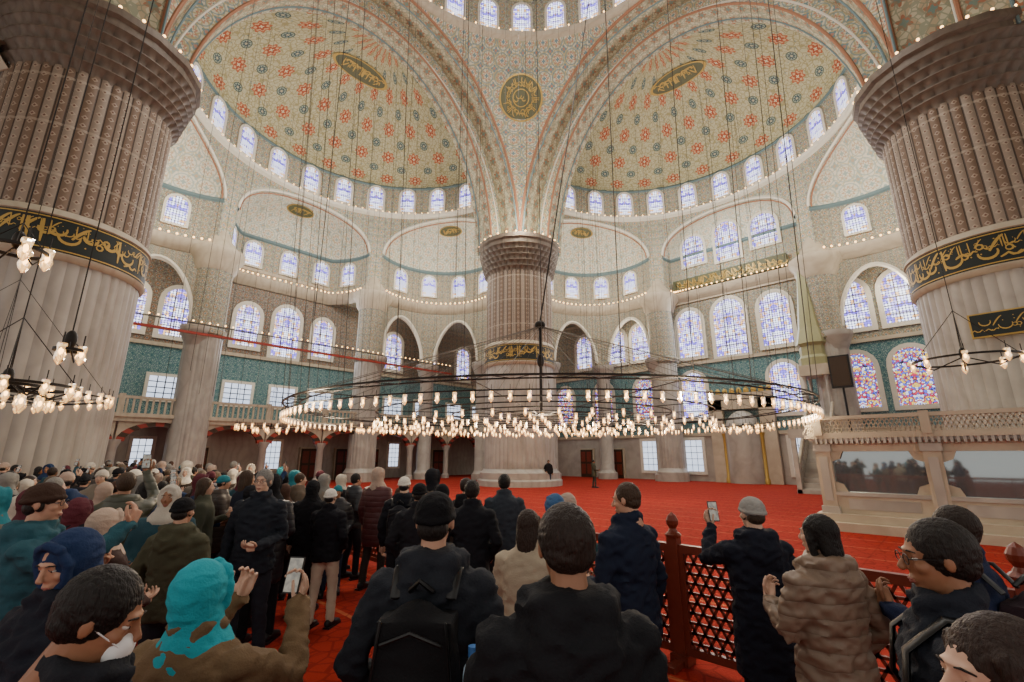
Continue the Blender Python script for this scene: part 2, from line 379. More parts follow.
def build_side(side,full=True):
    T={'v':lambda s,t,z:(s,t,z),'u':lambda s,t,z:(t,s,z),'-v':lambda s,t,z:(s,-t,z),'-u':lambda s,t,z:(-t,s,z)}[side]
    TW=28.0 if side[-1]=='v' else 25.5
    S0=.8 if full else 0
    m=MB()
    def ac(ph,k0=1.0): return (A*k0*cos(ph),ZS+HA*sin(ph)*(1 if k0==1 else .93))
    def strip(fa,fb,mat,nn=60,k=2):
        def fn(a,b):
            ph=pi*a; p=fa(ph);q=fb(ph); P=[p[i]+(q[i]-p[i])*b for i in range(3)]
            return T(*P),(ph*11,b*math.dist(p,q))
        m.grid(fn,nn,k,mat)
    C0=lambda t,k=1.0:(lambda ph:(ac(ph,k)[0],t,ac(ph,k)[1]))
    strip(C0(A),C0(12.9),0); strip(C0(12.9),C0(12.9,.9),1); strip(C0(12.9,.9),C0(14.6,.9),0)
    for (t,k,r,mt) in ((A,1,.10,2),(A-.02,.975,.05,3),(12.9,.97,.06,4),(12.9,.9,.08,2),(14.2,.9,.06,3)):
        m.tube([T(*C0(t,k)(pi*i/60)) for i in range(61)],r,6,mt,up=(0,0,1) )
    m.obj('great_arch',[M['soffit'],M['pend'],M['terra'],M['bluel'],M['frame']],True)
    m=MB()
    def P(az,r,z): return T(S0+r*sin(az),T0+r*cos(az),z)
    m.grid(lambda a,b:(P((a-.5)*pi,RS,ZR+(ZD-ZR)*b),((a)*pi*RS,b*2.8)),72,2,0)
    m.grid(lambda a,b:(P((a-.5)*pi,RS*cos(b*pi/2*.998),ZD+AP*sin(b*pi/2)),((a)*14,b*5)),78,20,1)
    def ring(r0,prof,mt):
        m.grid(lambda a,b:(P((a-.5)*pi,r0+prof[round(b*(len(prof)-1))][0],prof[round(b*(len(prof)-1))][1]),(a*35,b)),72,len(prof)-1,mt)
    ring(RS,[(0,ZR-.2),(-.35,ZR-.1),(-.4,ZR+.12),(-.02,ZR+.2)],4)
    ring(RS,[(0,ZD-.08),(-.16,ZD),(-.05,ZD+.15)],3)
    hw=rad(27)
    for k in (-1,0,1):
        az0=k*rad(60)
        def zc(d):
            s_=d/hw; return ZE+(HE-.15)*sqrt0(1-s_*s_) if abs(s_)<1 else 15.0
        def fa(a,b):
            d=(a-.5)*2*hw*.9999; z0=zc(d); return P(az0+d,RS,z0+(ZR-z0)*b),((az0+d)*RS,z0+(ZR-z0)*b)
        m.grid(fa,40,5,0)
        for sg in (-1,1):
            m.grid(lambda a,b:(P(az0+sg*(hw+(rad(30)-hw)*a),RS,15+(ZR-15)*b),(a*.6,15+b*7.8)),2,2,0)
        m.tube([P(az0+hw*cos(pi*i/40),RS-.06,zc(hw*cos(pi*i/40)*.999)) for i in range(41)],.10,6,4)
        m.tube([P(az0+hw*.965*cos(pi*i/40),RS-.0,ZE+(HE-.42)*sin(pi*i/40)) for i in range(41)],.05,6,2)
    if full:
        def fo(x,y,l):
            r=min(math.hypot(x,3.9+y),RS-.1); return T(S0+x,T0+3.9+y,ZD+AP*sqrt0(1-(r/RS)**2)-l)
        oval(m,fo,2.2,.85,(5,6),4)
    m.obj('semi_dome',[M['spand'],M['medal'],M['terra'],M['bluel'],M['frame'],M['cart'],M['gold']],True)
    if full:
        for i in range(13):
            az=rad(-84+14*i); p=P(az,RS-.02,24.35); q=P(az+.01,RS-.02,24.35); c=P(az,0,24.35)
            window(p,Vector(q)-Vector(p),Vector(c)-Vector(p),1.15,2.1,'gpale',fr=.2,off=.06)
    for k in (-1,0,1):
        az0=k*rad(60); cs,ct=S0+RHO*sin(az0),T0+RHO*cos(az0)
        m=MB()
        def Q(te,r,z):
            s_=cs+r*sin(az0+te); t_=ct+r*cos(az0+te)
            t_=min(t_,TW-.08+min(0,r-RE if z<=ZE+.2 else 0))
            ds,dt=s_-S0,t_-T0; rr=math.hypot(ds,dt)
            if rr<RS-.02 and z>ZE: s_,t_=S0+ds/rr*(RS-.02),T0+dt/rr*(RS-.02)
            return T(s_,t_,z)
        te1=rad(92)
        m.grid(lambda a,b:(Q(-te1+2*te1*a,RE*cos(b*pi/2*.998),ZE+HE*sin(b*pi/2)+.001),((a-.5)*2*te1*RE,b*6)) if b>0 else (Q(-te1+2*te1*a,RE,ZE),((a-.5)*2*te1*RE,0)),48,12,0)
        zb=15.0
        m.grid(lambda a,b:(Q(-te1+2*te1*a,RE,zb+(ZE-zb)*b),((a-.5)*2*te1*RE,zb+(ZE-zb)*b)),48,2,1)
        def cor(prof,mt):
            L=len(prof)-1
            m.grid(lambda a,b:(Q(-te1+2*te1*a,RE+prof[round(b*L)][0],prof[round(b*L)][1]),(a*16,b)),48,L,mt)
        cor([(.0,14.8),(-.05,14.8),(-.25,15.0),(-.45,15.25),(-.5,15.6),(-.0,15.65)],2)
        cor([(0,18.75),(-.15,18.85),(-.12,19.0),(-.01,19.1)],3)
        def fo(x,y,l):
            yy=2.5+y; r=math.hypot(x,yy); te=math.atan2(x,yy); s_=cs+(r)*sin(az0+te); t_=ct+r*cos(az0+te)
            return T(s_,min(t_,TW-.3),ZE+HE*sqrt0(1-(r/RE)**2)-l)
        if full and (k!=0 or side=='v'): oval(m,fo,1.1,.6,(6,7),20+k)
        if k!=0 and full:
            for j in (-1,0,1):
                c0=j*rad(60); h2=rad(24)
                def ar(d): s_=abs(d/h2); return 10.2+3.9*max(0,1-s_**1.9)**.6
                m.grid(lambda a,b:(Q(c0+(a-.5)*2*h2*.999,RE,ar((a-.5)*2*h2*.999)+(15-ar((a-.5)*2*h2*.999))*b),((c0+(a-.5)*2*h2)*RE,b*4)),20,3,1)
                m.grid(lambda a,b:(Q(c0+(a-.5)*2*h2*.999,RE+.5*b,ar((a-.5)*2*h2*.999)),(a*5,b)),20,1,4)
                for sg in (-1,1):
                    m.grid(lambda a,b:(Q(c0+sg*(h2+rad(6)*a),RE,9.6+5.4*b),((c0+sg*(h2+rad(6)*a))*RE,9.6+5.4*b)),2,3,1)
                m.tube([Q(c0+h2*cos(pi*i/24),RE-.05,ar(h2*cos(pi*i/24)*.999)) for i in range(25)],.15,6,8)
            for j in (-1.5,-.5,.5,1.5):
                x,y,_=Q(j*rad(60)*.985,RE+.15,0)
                m.lathe([(.85,0),(.85,.5),(.7,.6),(.6,.8),(.58,8.6),(.62,8.7),(.7,8.9),(.95,9.5),(1.0,9.6),(1.0,9.9),(.3,9.95)],(x,y,0),20,5)
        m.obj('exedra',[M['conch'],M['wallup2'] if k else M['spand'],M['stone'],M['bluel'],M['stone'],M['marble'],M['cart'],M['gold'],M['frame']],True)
        if full and (k!=0 or side=='v'):
            for j in range(5):
                te=rad(-64+32*j)
                p=Vector(Q(te,RE-.02,17.5)); 
                if k==0 and p.y>TW-.2: nrm=Vector((0,-1,0)); rt=Vector((1,0,0))
                else:
                    c=Vector(T(cs,ct,17.5)); nrm=c-p; rt=nrm.cross(Vector((0,0,1)))
                window(p,rt,nrm,1.15,1.9,'gpale',fr=.16,off=.1,depth=.16)
    if not full: return
    for sg in (-1,1):
        x,y,_=P(sg*rad(30),RS+.35,0); m=MB()
        rf=lambda a,z:.04*abs(cos(12*a))
        m.lathe([(1.25,0),(1.25,.7),(1.15,.8),(1.05,1.0)],(x,y,0),24,0)
        m.lathe([(1.0,1.0),(1.0,9.4)],(x,y,0),96,0,rf=rf)
        m.lathe([(1.0,9.3),(1.2,9.5),(1.2,9.8),(1.05,9.9),(1.05,13.6),(1.1,13.8)],(x,y,0),32,1)
        m.lathe([(1.1,13.8),(1.3,14.2),(1.35,14.5),(1.6,14.9),(1.6,15.3),(1.3,15.4),(.7,16.2),(.25,17.2),(.05,17.8)],(x,y,0),32,2)
        m.obj('engaged_pier',[M['marble'],M['wallup2'],M['stone']],True)
for sd in ('v','u'): build_side(sd)
for sd in ('-v','-u'): build_side(sd,False)
z=27.8; w=wz(z); r=math.hypot(A,w)-.12; k=1/math.sqrt(2)
cen=Vector((r*k,r*k,z)); nrm=(Vector((0,0,19))-cen).normalized(); xx=nrm.cross(Vector((0,0,1))).normalized(); yy=xx.cross(nrm)
m=MB()
def disc(r0,r1,d,mt,n=48): m.add([cen+nrm*d+xx*rr*cos(2*pi*i/n)+yy*rr*sin(2*pi*i/n) for rr in (r0,r1) for i in range(n)],[(i,(i+1)%n,n+(i+1)%n,n+i) for i in range(n)],mt)
disc(.01,1.6,.12,0); disc(1.5,1.62,.16,1); disc(.55,.62,.15,1)
for kk in (0,1):
    S=calli(2*pi*1.0,.75,5+kk,.8); put_calli(m,S,lambda x,y:cen+nrm*.15+xx*(.68+y)*cos(x)+yy*(.68+y)*sin(x),1)
S=calli(.9,.7,9); put_calli(m,S,lambda x,y:cen+nrm*.15+xx*(x-.4)+yy*(y-.35),1)
m.obj('calligraphy_roundel',[M['cart'],M['gold']],False)
# ceiling of the aisles
m=MB(); cs=.35; n=int(58/cs)
ex=[]
for k in (-1,0,1):
    az=k*rad(60); a_,b_=S0+RHO*sin(az),T0+RHO*cos(az); ex+=[(a_,b_),(b_,a_)]
def inside(x,y):
    if x<13.3 and y<13.3: return True
    for (cx,cy) in ((S0,T0),(T0,S0)):
        if math.hypot(x-cx,y-cy)<RS+.1: return True
    for (cx,cy) in ex:
        if math.hypot(x-cx,y-cy)<RE+.15: return True
    return False
for i in range(n):
    for j in range(n):
        x,y=-30+i*cs,-30+j*cs
        if x>25.4 or y>27.9: continue
        if inside(x+cs/2,y+cs/2): continue
        if x<-14 and y<13: continue
        if y<-14 and x<13: continue
        m.add([(x,y,15.1),(x+cs,y,15.1),(x+cs,y+cs,15.1),(x,y+cs,15.1)],[(0,1,2,3)],0)
m.obj('ceiling',[M['spand']],False)
def wall(side,TW,name,z_bands,s0,s1):
    m=MB()
    T=(lambda s,t,z:(s,t,z)) if side=='v' else (lambda s,t,z:(t,s,z))
    mats=[];
    for (z0,z1,mt) in z_bands:
        if mt not in mats: mats.append(mt)
        m.grid(lambda a,b:(T(s0+(s1-s0)*a,TW,z0+(z1-z0)*b),(s0+(s1-s0)*a,z0+(z1-z0)*b)),1,1,mats.index(mt))
    m.grid(lambda a,b:(T(s0+(s1-s0)*a,TW+.5,23*b),(a,b)),1,1,0)
    ob=m.obj(name,[M[q] for q in mats],False)
    for i,z in enumerate([b[1] for b in z_bands[:-1]]):
        t=MB(); a=T(s0,TW-.14,z-.12); b=T(s1,TW+.02,z+.12)
        t.box(tuple(min(p,q) for p,q in zip(a,b)),tuple(max(p,q) for p,q in zip(a,b)),0); t.obj('trim_%s_%d'%(side,i+1),[M['stone']],False)
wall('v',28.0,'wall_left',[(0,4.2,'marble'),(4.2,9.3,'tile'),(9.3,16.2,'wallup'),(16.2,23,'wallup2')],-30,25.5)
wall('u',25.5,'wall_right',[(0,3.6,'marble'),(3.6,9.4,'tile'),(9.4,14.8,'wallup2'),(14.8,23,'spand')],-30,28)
for s,h,w in ((-8.7,3.4,1.9),(-6,3.6,2.1),(-1.6,3.4,1.9),(1.3,4.3,2.3),(4.3,3.4,1.9),(11.3,3.6,2.0),(15.5,3.6,2.0),(20.1,3.6,2.0),(-14,3.6,2.0),(-18,3.6,2)):
    window((s,28,11.7),(1,0,0),(0,-1,0),w*.85,h*.95,'gpale',fr=.3,bars=(3,5))
for s in (-14,-10,-6,-1.6,1.6,4.6,8.5,11.6,15,19,22.5):
    window((s,28,6.4),(1,0,0),(0,-1,0),1.8,1.5,'gclear',False,fr=.2,bars=(4,4))
for s in (-6.6,1.4,12): window((s,28,2.0),(1,0,0),(0,-1,0),1.0,2.0,'gclear',False,fr=.2,bars=(3,5))
for s,w,h,g in ((4.7,2.0,4.0,'gpale'),(1.5,2.3,4.6,'gpale'),(-1.8,2.0,4.0,'gpale'),(-6.3,2.1,3.4,'gpale'),(-9.2,2.1,3.4,'gpale'),(11.8,1.7,3.2,'gpale'),(9.3,1.7,3.2,'gpale'),(-13,2.1,3.4,'gpale'),(15.5,1.7,3.2,'gpale')):
    window((25.5,s,12.0),(0,1,0),(-1,0,0),w,h,g,fr=.3,bars=(3,6))
for s,g in ((9.2,'gstain'),(4.85,'gpale'),(-1.8,'gpale'),(-6.1,'gstain'),(-8.9,'gstain'),(13.5,'gstain'),(-12.5,'gstain'),(18,'gstain')):
    window((25.5,s,6.8),(0,1,0),(-1,0,0),1.9,3.6,g,fr=.28,bars=(1,1))
for s in (9.1,5.3,-2.3,-5.5):
    window((25.5,s,1.95),(0,1,0),(-1,0,0),1.35,2.4,'gclear',False,fr=.25,bars=(3,5))
for s,h in ((-1.9,2.6),(.9,3.3),(3.7,2.6)):
    window((25.42,s,19.3),(0,1,0),(-1,0,0),1.8,h,'gpale',fr=.22,bars=(3,5),off=.08,depth=.16)
m=MB(); m.box((25.0,-3.2,15.75),(25.48,5.6,16.75),0)
for kk in (0,1): put_calli(m,calli(8.6,.9,3+kk*40,.9),lambda x,y:(24.98,5.4-x,15.8+y),1)
m.obj('calligraphy_frieze',[M['cart'],M['gold']],False)
# ------------------------------------------------------------------ main piers
def pier(x,y,seed):
    m=MB(); R=2.42
    m.lathe([(2.95,0),(2.95,.35),(2.8,.45),(2.8,.85),(2.62,.95),(2.55,1.1)],(x,y,0),64,0)
    rf=lambda a,z:.05*abs(sin(24*a))
    m.lathe([(R,1.0),(R,8.2)],(x,y,0),384,1,rf=rf)
    m.lathe([(2.48,8.05),(2.58,8.12),(2.62,8.25),(2.54,8.3),(2.54,8.34)],(x,y,0),96,2)
    m.lathe([(2.54,9.46),(2.62,9.5),(2.58,9.65),(2.47,9.75)],(x,y,0),96,2)
    m.lathe([(2.56,8.3),(2.56,9.5)],(x,y,0),96,3)
    m.lathe([(R,9.7),(R,15.0)],(x,y,0),384,4,rf=rf)
    z=14.9
    for t in range(5):
        r0=2.46+.10*t; n=40
        def fn(a,b,t=t,r0=r0,z=z):
            an=a*2*pi; c=abs(sin(20*(an)+ (t%2)*pi/2)); dep=.22*(1-c)**1.2
            r=r0+ (.22*b**2) - dep*(1-b)**.5*(.3+.7*b) ; return (x+r*cos(an),y+r*sin(an),z+.38*b),(an*2.6,z+.4*b)
        m.grid(fn,240,4,5); m.lathe([(r0+.05,.36),(r0+.22,.37),(r0+.22,.41),(r0+.0,.42)],(x,y,z),80,5)
        z+=.40
    m.lathe([(2.9,16.85),(3.05,16.95),(3.05,17.2),(3.2,17.3),(3.2,17.6),(.5,17.6)],(x,y,0),16,5)
    put_calli(m,calli(2*pi*2.57,1.0,seed,.85),lambda s,q:(x+2.575*cos(-s/2.57),y+2.575*sin(-s/2.57),8.4+q),6)
    put_calli(m,calli(2*pi*2.57,.55,seed+30,.7),lambda s,q:(x+2.575*cos(-s/2.57),y+2.575*sin(-s/2.57),8.8+q),6)
    for zz in (8.36,9.4): m.lathe([(2.575,zz-.02),(2.575,zz+.02)],(x,y,0),96,6)
    m.obj('stone_pier',[M['marble'],M['shaft'],M['stone'],M['darkgreen'],M['shaftup'],M['muq'],M['gold']],True,angle=50)
pier(HP,HP,1); pier(-HP,HP,2); pier(HP,-HP,3)
cl=Vector(W(0,0)+(0,)); pc=Vector((HP,-HP,0)); d=(cl-pc).normalized(); d2=Vector((-d.y,d.x,0))
m=MB(); o=pc+d*2.6+Vector((0,0,6.25))
def PP(x,y,e): return o-d2*x+Vector((0,0,y))+d*e
for (hx,hy,e0,e1,mt) in ((1.0,.42,0,.12,0),(.95,.37,.12,.14,1)):
    m.add([PP(-hx,-hy,e0),PP(hx,-hy,e0),PP(hx,hy,e0),PP(-hx,hy,e0),PP(-hx,-hy,e1),PP(hx,-hy,e1),PP(hx,hy,e1),PP(-hx,hy,e1)],[(4,5,6,7),(0,1,5,4),(1,2,6,5),(2,3,7,6),(3,0,4,7)],mt)
put_calli(m,calli(1.8,.6,12,.6),lambda x,y:PP(x-.85,y-.3,.16),0)
m.obj('calligraphy_plaque',[M['gold'],M['darkgreen']],False)
# ------------------------------------------------------------------ left gallery
m=MB(); zt=4.2; t0=23.6
m.box((-29,t0,zt-.35),(24.5,27.9,zt),0)
m.box((-29,t0-.1,zt-.1),(24.5,t0+.25,zt+.12),0); m.box((-29,t0,zt+.95),(24.5,t0+.16,zt+1.1),0)
for i in range(178):
    x=-29+i*.3; m.box((x,t0+.04,zt+.1),(x+.1,t0+.12,zt+.95),0)
for i in range(14):
    x=-28+i*3.9; m.lathe([(.34,0),(.34,.3),(.24,.4),(.22,2.4),(.36,2.75),(.36,2.85)],(x,t0+.25,0),14,1); m.box((x-.14,t0-.02,zt),(x+.14,t0+.2,zt+1.2),0)
    if i<13:
        nn=13
        for k in range(nn):
            a0=pi*k/nn;a1=pi*(k+1)/nn; c=x+1.95
            pts=[]
            for (a,r) in ((a0,1.5),(a1,1.5),(a1,1.9),(a0,1.9)): pts.append((c+r*cos(a),2.75+r*.58*sin(a)))
            m.add([(p[0],t0+.1,p[1]) for p in pts]+[(p[0],t0+.4,p[1]) for p in pts],[(0,1,2,3),(0,1,5,4),(4,5,6,7)],2 if k%2 else 3)
            m.add([(pts[3][0],t0+.12,pts[3][1]),(pts[2][0],t0+.12,pts[2][1]),(pts[2][0],t0+.12,3.86),(pts[3][0],t0+.12,3.86)],[(0,1,2,3)],0)
m.obj('gallery',[M['stone'],M['marble'],M['bronze'],M['redrail']],True)
m=MB(); m.box((-16,22.2,9.1),(14,22.35,9.25),0); m.box((-16,22.2,9.75),(14,22.3,9.81),1)
for i in range(41): m.box((-16+.75*i-.02,22.22,9.25),(-16+.75*i+.02,22.26,9.78),1)
m.obj('red_tie_beam',[M['redrail'],M['wire']],False)
for i,s in enumerate((-12,-8.6,-3.6,4.1,7,9.6,17)):
    m=MB(); m.box((s-.75,27.7,0),(s+.75,27.95,2.6),1); m.box((s-.65,27.6,0),(s+.65,27.75,2.5),0)
    for a in (-.32,.32):
        for zz in (.3,1.4): m.box((s+a-.24,27.55,zz),(s+a+.24,27.62,zz+.9),2)
    m.obj('door_%d'%(i+1),[M['bronze'],M['stone'],M['wood']],False)
for i,s in enumerate((12.3,15.5,7.3)):
    m=MB(); m.box((25.2,s-.75,0),(25.45,s+.75,2.6),1); m.box((25.1,s-.65,0),(25.25,s+.65,2.5),0)
    for a in (-.32,.32):
        for zz in (.3,1.4): m.box((25.05,s+a-.24,zz),(25.12,s+a+.24,zz+.9),2)
    m.obj('door_%d'%(i+8),[M['bronze'],M['stone'],M['wood']],False)
m=MB(); s=1.35
m.box((25.0,s-2.3,0),(25.45,s-1.3,6.2),0); m.box((25.0,s+1.3,0),(25.45,s+2.3,6.2),0); m.box((25.0,s-2.3,5.4),(25.45,s+2.3,6.6),0)
m.lathe([(1.3,0),(1.3,3.6)]+[(1.3*cos(i*pi/16),3.6+1.7*sin(i*pi/16)) for i in range(9)],(25.3,s,0),20,1,a0=pi/2,a1=1.5*pi)
for a in (-1.3,1.3): m.lathe([(.2,0),(.2,.3),(.13,.4),(.13,3.3),(.22,3.6)],(24.95,s+a,0),12,2)
for i in range(9): m.ell((25.2,s-2.1+i*.52,6.75),(.1,.2,.3),8,6,2)
m.obj('mihrab',[M['stone'],M['marble'],M['gold']],True)
m=MB(); v0=-4.2
m.box((17.2,v0-.75,0),(17.6,v0+.75,.2),0)
for i in range(16):
    u=17.4+i*.32; m.box((u,v0-.55,0),(u+.34,v0+.55,.25+i*.26),0)
for sg in (-1,1):
    y0=v0+sg*.55; y1=v0+sg*.68
    for k in range(16):
        u=17.4+k*.32; h=.9+k*.26
        m.box((u,min(y0,y1),0),(u+.32,max(y0,y1),h),0)
    m.tube([(17.4,y1,1.0),(22.6,y1,5.2)],.09,8,1)
    m.box((17.2,min(y0,y1)-.05,0),(17.45,max(y0,y1)+.05,3.0),0)
m.box((17.15,v0-.8,2.9),(17.5,v0+.8,3.4),0)
for i in range(7): m.ell((17.3,v0-.66+.22*i,3.5),(.08,.1,.2),8,6,1)
m.box((22.5,v0-.7,0),(24.2,v0+.7,4.5),0)
for a in (22.6,24.1):
    for b in (-.6,.6): m.lathe([(.12,0),(.08,.2),(.08,2.2),(.14,2.5)],(a,v0+b,4.5),10,0)
m.box((22.4,v0-.8,7.0),(24.3,v0+.8,7.7),1)
m.lathe([(.95,0),(.95,.5),(.8,.7),(.8,1.3),(.98,1.5),(.7,2.6),(.42,5.0),(.15,7.6),(.05,7.9),(.14,8.1),(.03,8.3),(.1,8.5),(.01,9.0)],(23.35,v0,7.7),8,2)
m.obj('minbar',[M['marble'],M['stone'],plain('green_gilt_spire',C('#8f8e68'),.5)],False)
m=MB(); m.box((21.9,v0-2.0,6.0),(22.2,v0-.9,8.0),0); m.box((21.85,v0-1.9,6.1),(21.9,v0-1.0,7.9),1); m.tube([(22.05,v0-1.45,0),(22.05,v0-1.45,6.1)],.06,8,0); m.obj('loudspeaker',[M['black'],M['bronze']],False)
# ------------------------------------------------------------------ muezzin platform
m=MB(); u0,u1=4.1,9.3; va,vb=-15.2,-7.0
m.box((u0-.45,va-.3,0),(u1+.3,vb+.35,.22),0); m.box((u0-.2,va-.2,.22),(u1+.1,vb+.15,.42),0)
cols=[vb-.18,vb-2.55,vb-4.95,vb-7.35,va+.18]
for c in cols:
    m.box((u0,c-.18,.42),(u0+.4,c+.18,2.3),0); m.box((u0-.05,c-.22,2.1),(u0+.45,c+.22,2.3),1); m.box((u0-.05,c-.22,.42),(u0+.45,c+.22,.6),1)
    m.box((u0-.03,c-.1,.75),(u0,c+.1,1.95),1)
for i in range(4):
    a,b=cols[i+1]+.18,cols[i]-.18
    m.box((u0+.06,a,.42),(u0+.3,b,.95),0); m.box((u0+.0,a,.9),(u0+.34,b,1.0),1); m.box((u0+.06,a,2.1),(u0+.3,b,2.3),0)
    m.box((u0+.2,a,1.0),(u0+.22,b,2.1),2)
    for (cy,s1) in ((a,1),(b,-1)):
        for (cz,s2) in ((1.0,1),(2.1,-1)):
            m.add([(u0+.1,cy,cz),(u0+.1,cy+s1*.28,cz),(u0+.1,cy+s1*.2,cz+s2*.2),(u0+.1,cy,cz+s2*.28)],[(0,1,2,3)],0)
    m.box((u0+.03,a+.25,.55),(u0+.07,b-.25,.82),1)
m.box((u0+.3,vb-.36,.42),(u1,vb-.05,2.3),0)
m.box((u0+.3,va,.42),(u1,va+.3,2.3),0)
for k,(o_,z_) in enumerate(((0.02,2.3),(.1,2.38),(.18,2.46))): m.box((u0-o_,va-o_,z_),(u1+o_,vb+o_,z_+.09),1 if k%2 else 0)
for i in range(68): m.box((u0-.17,va+.03+i*.12,2.32),(u0-.02,va+.09+i*.12,2.46),1)
m.box((u0-.16,va-.1,2.55),(u0-.04,vb+.1,2.62),0); m.box((u0-.2,va-.1,2.98),(u0,vb+.1,3.08),0)
m.box((u0,vb-.02,2.55),(u1,vb+.1,3.05),0)
y=va
while y<vb:
    for sg in (-1,1):
        m.add([(u0-.12,y,2.6 if sg>0 else 2.98),(u0-.12,y+.03,2.6 if sg>0 else 2.98),(u0-.12,y+.23,2.98 if sg>0 else 2.6),(u0-.12,y+.20,2.98 if sg>0 else 2.6),
               (u0-.08,y,2.6 if sg>0 else 2.98),(u0-.08,y+.03,2.6 if sg>0 else 2.98),(u0-.08,y+.23,2.98 if sg>0 else 2.6),(u0-.08,y+.20,2.98 if sg>0 else 2.6)],[(0,1,2,3),(4,5,6,7),(0,3,7,4),(1,2,6,5)],0)
    y+=.1
for c in cols: m.box((u0-.22,c-.1,2.55),(u0+.02,c+.1,3.12),0)
m.obj('muezzin_platform',[M['stone'],M['marble'],M['panel']],False)
# ------------------------------------------------------------------ fence
m=MB(); uf=-7.1; vs=[-15.2+2.5*i for i in range(11)]
def bar(p,q,r,mt=0):
    p,q=Vector(p),Vector(q); d=(q-p); L=d.length; d.normalize(); n=Vector((1,0,0)); s_=d.cross(n).normalized()
    m.add([p+s_*r-n*.012,p-s_*r-n*.012,q-s_*r-n*.012,q+s_*r-n*.012,p+s_*r+n*.012,p-s_*r+n*.012,q-s_*r+n*.012,q+s_*r+n*.012],[(0,1,2,3),(4,5,6,7),(0,3,7,4),(1,2,6,5)],mt)
for i,v in enumerate(vs):
    m.box((uf-.055,v-.055,0),(uf+.055,v+.055,1.18),0)
    m.lathe([(.075,1.16),(.085,1.19),(.05,1.22),(.035,1.25),(.06,1.29),(.065,1.33),(.04,1.38),(.005,1.41)],(uf,v,0),12,0)
    m.box((uf-.09,v-.09,0),(uf+.09,v+.09,.09),0); m.box((uf-.3,v-.045,0),(uf+.3,v+.045,.05),0)
    if i<10:
        a,b=v+.055,v+2.445; z0,z1=.16,1.02
        m.box((uf-.035,a,z1),(uf+.035,b,z1+.08),0); m.box((uf-.03,a,z0-.07),(uf+.03,b,z0),0)
        m.box((uf-.03,a,z0),(uf+.03,a+.05,z1),0); m.box((uf-.03,b-.05,z0),(uf+.03,b,z1),0)
        mid=(a+b)/2; m.box((uf-.025,mid-.025,z0),(uf+.025,mid+.025,z1),0)
        sp=.09
        for k in range(1,int((z1-z0)/sp)+1): bar((uf,a,z0+k*sp-.045),(uf,b,z0+k*sp-.045),.012)
        for sg in (-1,1):
            run=(z1-z0)/math.tan(rad(60)); y=a-run
            while y<b+run:
                ya,yb=(y,y+run) if sg>0 else (y+run,y)
                p0,p1=[ya,z0],[yb,z1]
                def clip(p,q):
                    if a<=p[0]<=b: return p
                    lim=a if p[0]<a else b
                    if (q[0]-p[0])==0: return None
                    t=(lim-p[0])/(q[0]-p[0])
                    if not 0<=t<=1: return None
                    return [lim,p[1]+(q[1]-p[1])*t]
                c0,c1=clip(p0,p1),clip(p1,p0)
                if c0 and c1 and math.dist(c0,c1)>.03: bar((uf,c0[0],c0[1]),(uf,c1[0],c1[1]),.012)
                y+=sp*1.155
m.obj('lattice_fence',[M['wood']],False)
# ------------------------------------------------------------------ chandeliers
def lamp(mb,x,y,z,s=1.0,g=0,b=1,ir=2,n=8):
    mb.lathe([(.05*s,.14*s),(.055*s,.10*s),(.045*s,.04*s),(.06*s,-.02*s),(.045*s,-.08*s),(.012*s,-.13*s)],(x,y,z),n,g)
    mb.ell((x,y,z+.03*s),(.036*s,.036*s,.06*s),8,6,b)
    mb.tube([(x,y,z+.09*s),(x,y,z+.30*s)],.008*s,4,ir,capn=0)
m=MB(); zc=3.35
def ringt(r,z,t,mt=2,n=96): 
    m.lathe([(r-t,z-t),(r+t,z-t),(r+t,z+t),(r-t,z+t),(r-t,z-t)],(0,0,0),n,mt)
ringt(7.9,zc,.018); ringt(7.9,zc-.26,.012); ringt(7.5,zc,.014)
for i in range(150):
    a=2*pi*i/150; lamp(m,7.9*cos(a),7.9*sin(a),zc-.38,.72)
for i in range(60):
    a=2*pi*(i+.5)/60
    for a2 in (2*pi*(i+1)/60,2*pi*i/60): m.tube([(7.9*cos(a),7.9*sin(a),zc),(7.5*cos(a2),7.5*sin(a2),zc)],.008,4,2,capn=0)
for (r,n) in ((5.4,90),(4.2,70),(3.0,50),(1.8,30),(.8,12)):
    ringt(r,zc-.05,.016)
    for i in range(n):
        a=2*pi*i/n; lamp(m,r*cos(a),r*sin(a),zc-.42-(i%2)*.12,.72)
for i in range(12):
    a=2*pi*i/12; m.tube([(0,0,zc-.05),(7.9*cos(a),7.9*sin(a),zc)],.012,4,2,capn=0)
for i in range(36):
    a=2*pi*(i+.5)/36; m.tube([(7.9*cos(a),7.9*sin(a),zc),(.15*cos(a),.15*sin(a),6.4)],.007,4,3,capn=0)
for i in range(36):
    a=2*pi*i/36; m.tube([(7.9*cos(a),7.9*sin(a),zc),(9.2*cos(a),9.2*sin(a),36)],.008,4,3,capn=0)
m.tube([(0,0,zc),(0,0,6.6)],.05,8,2); m.ell((0,0,6.5),(.2,.2,.15),12,8,2); m.ell((0,0,5.2),(.13,.13,.25),12,8,2)
p=W(5.1,23.6); m.tube([(0,0,6.6),(p[0],p[1],31.2)],.03,6,2)
m.obj('ring_chandelier',[M['lampglass'],M['bulb'],M['iron'],M['wire']],True)
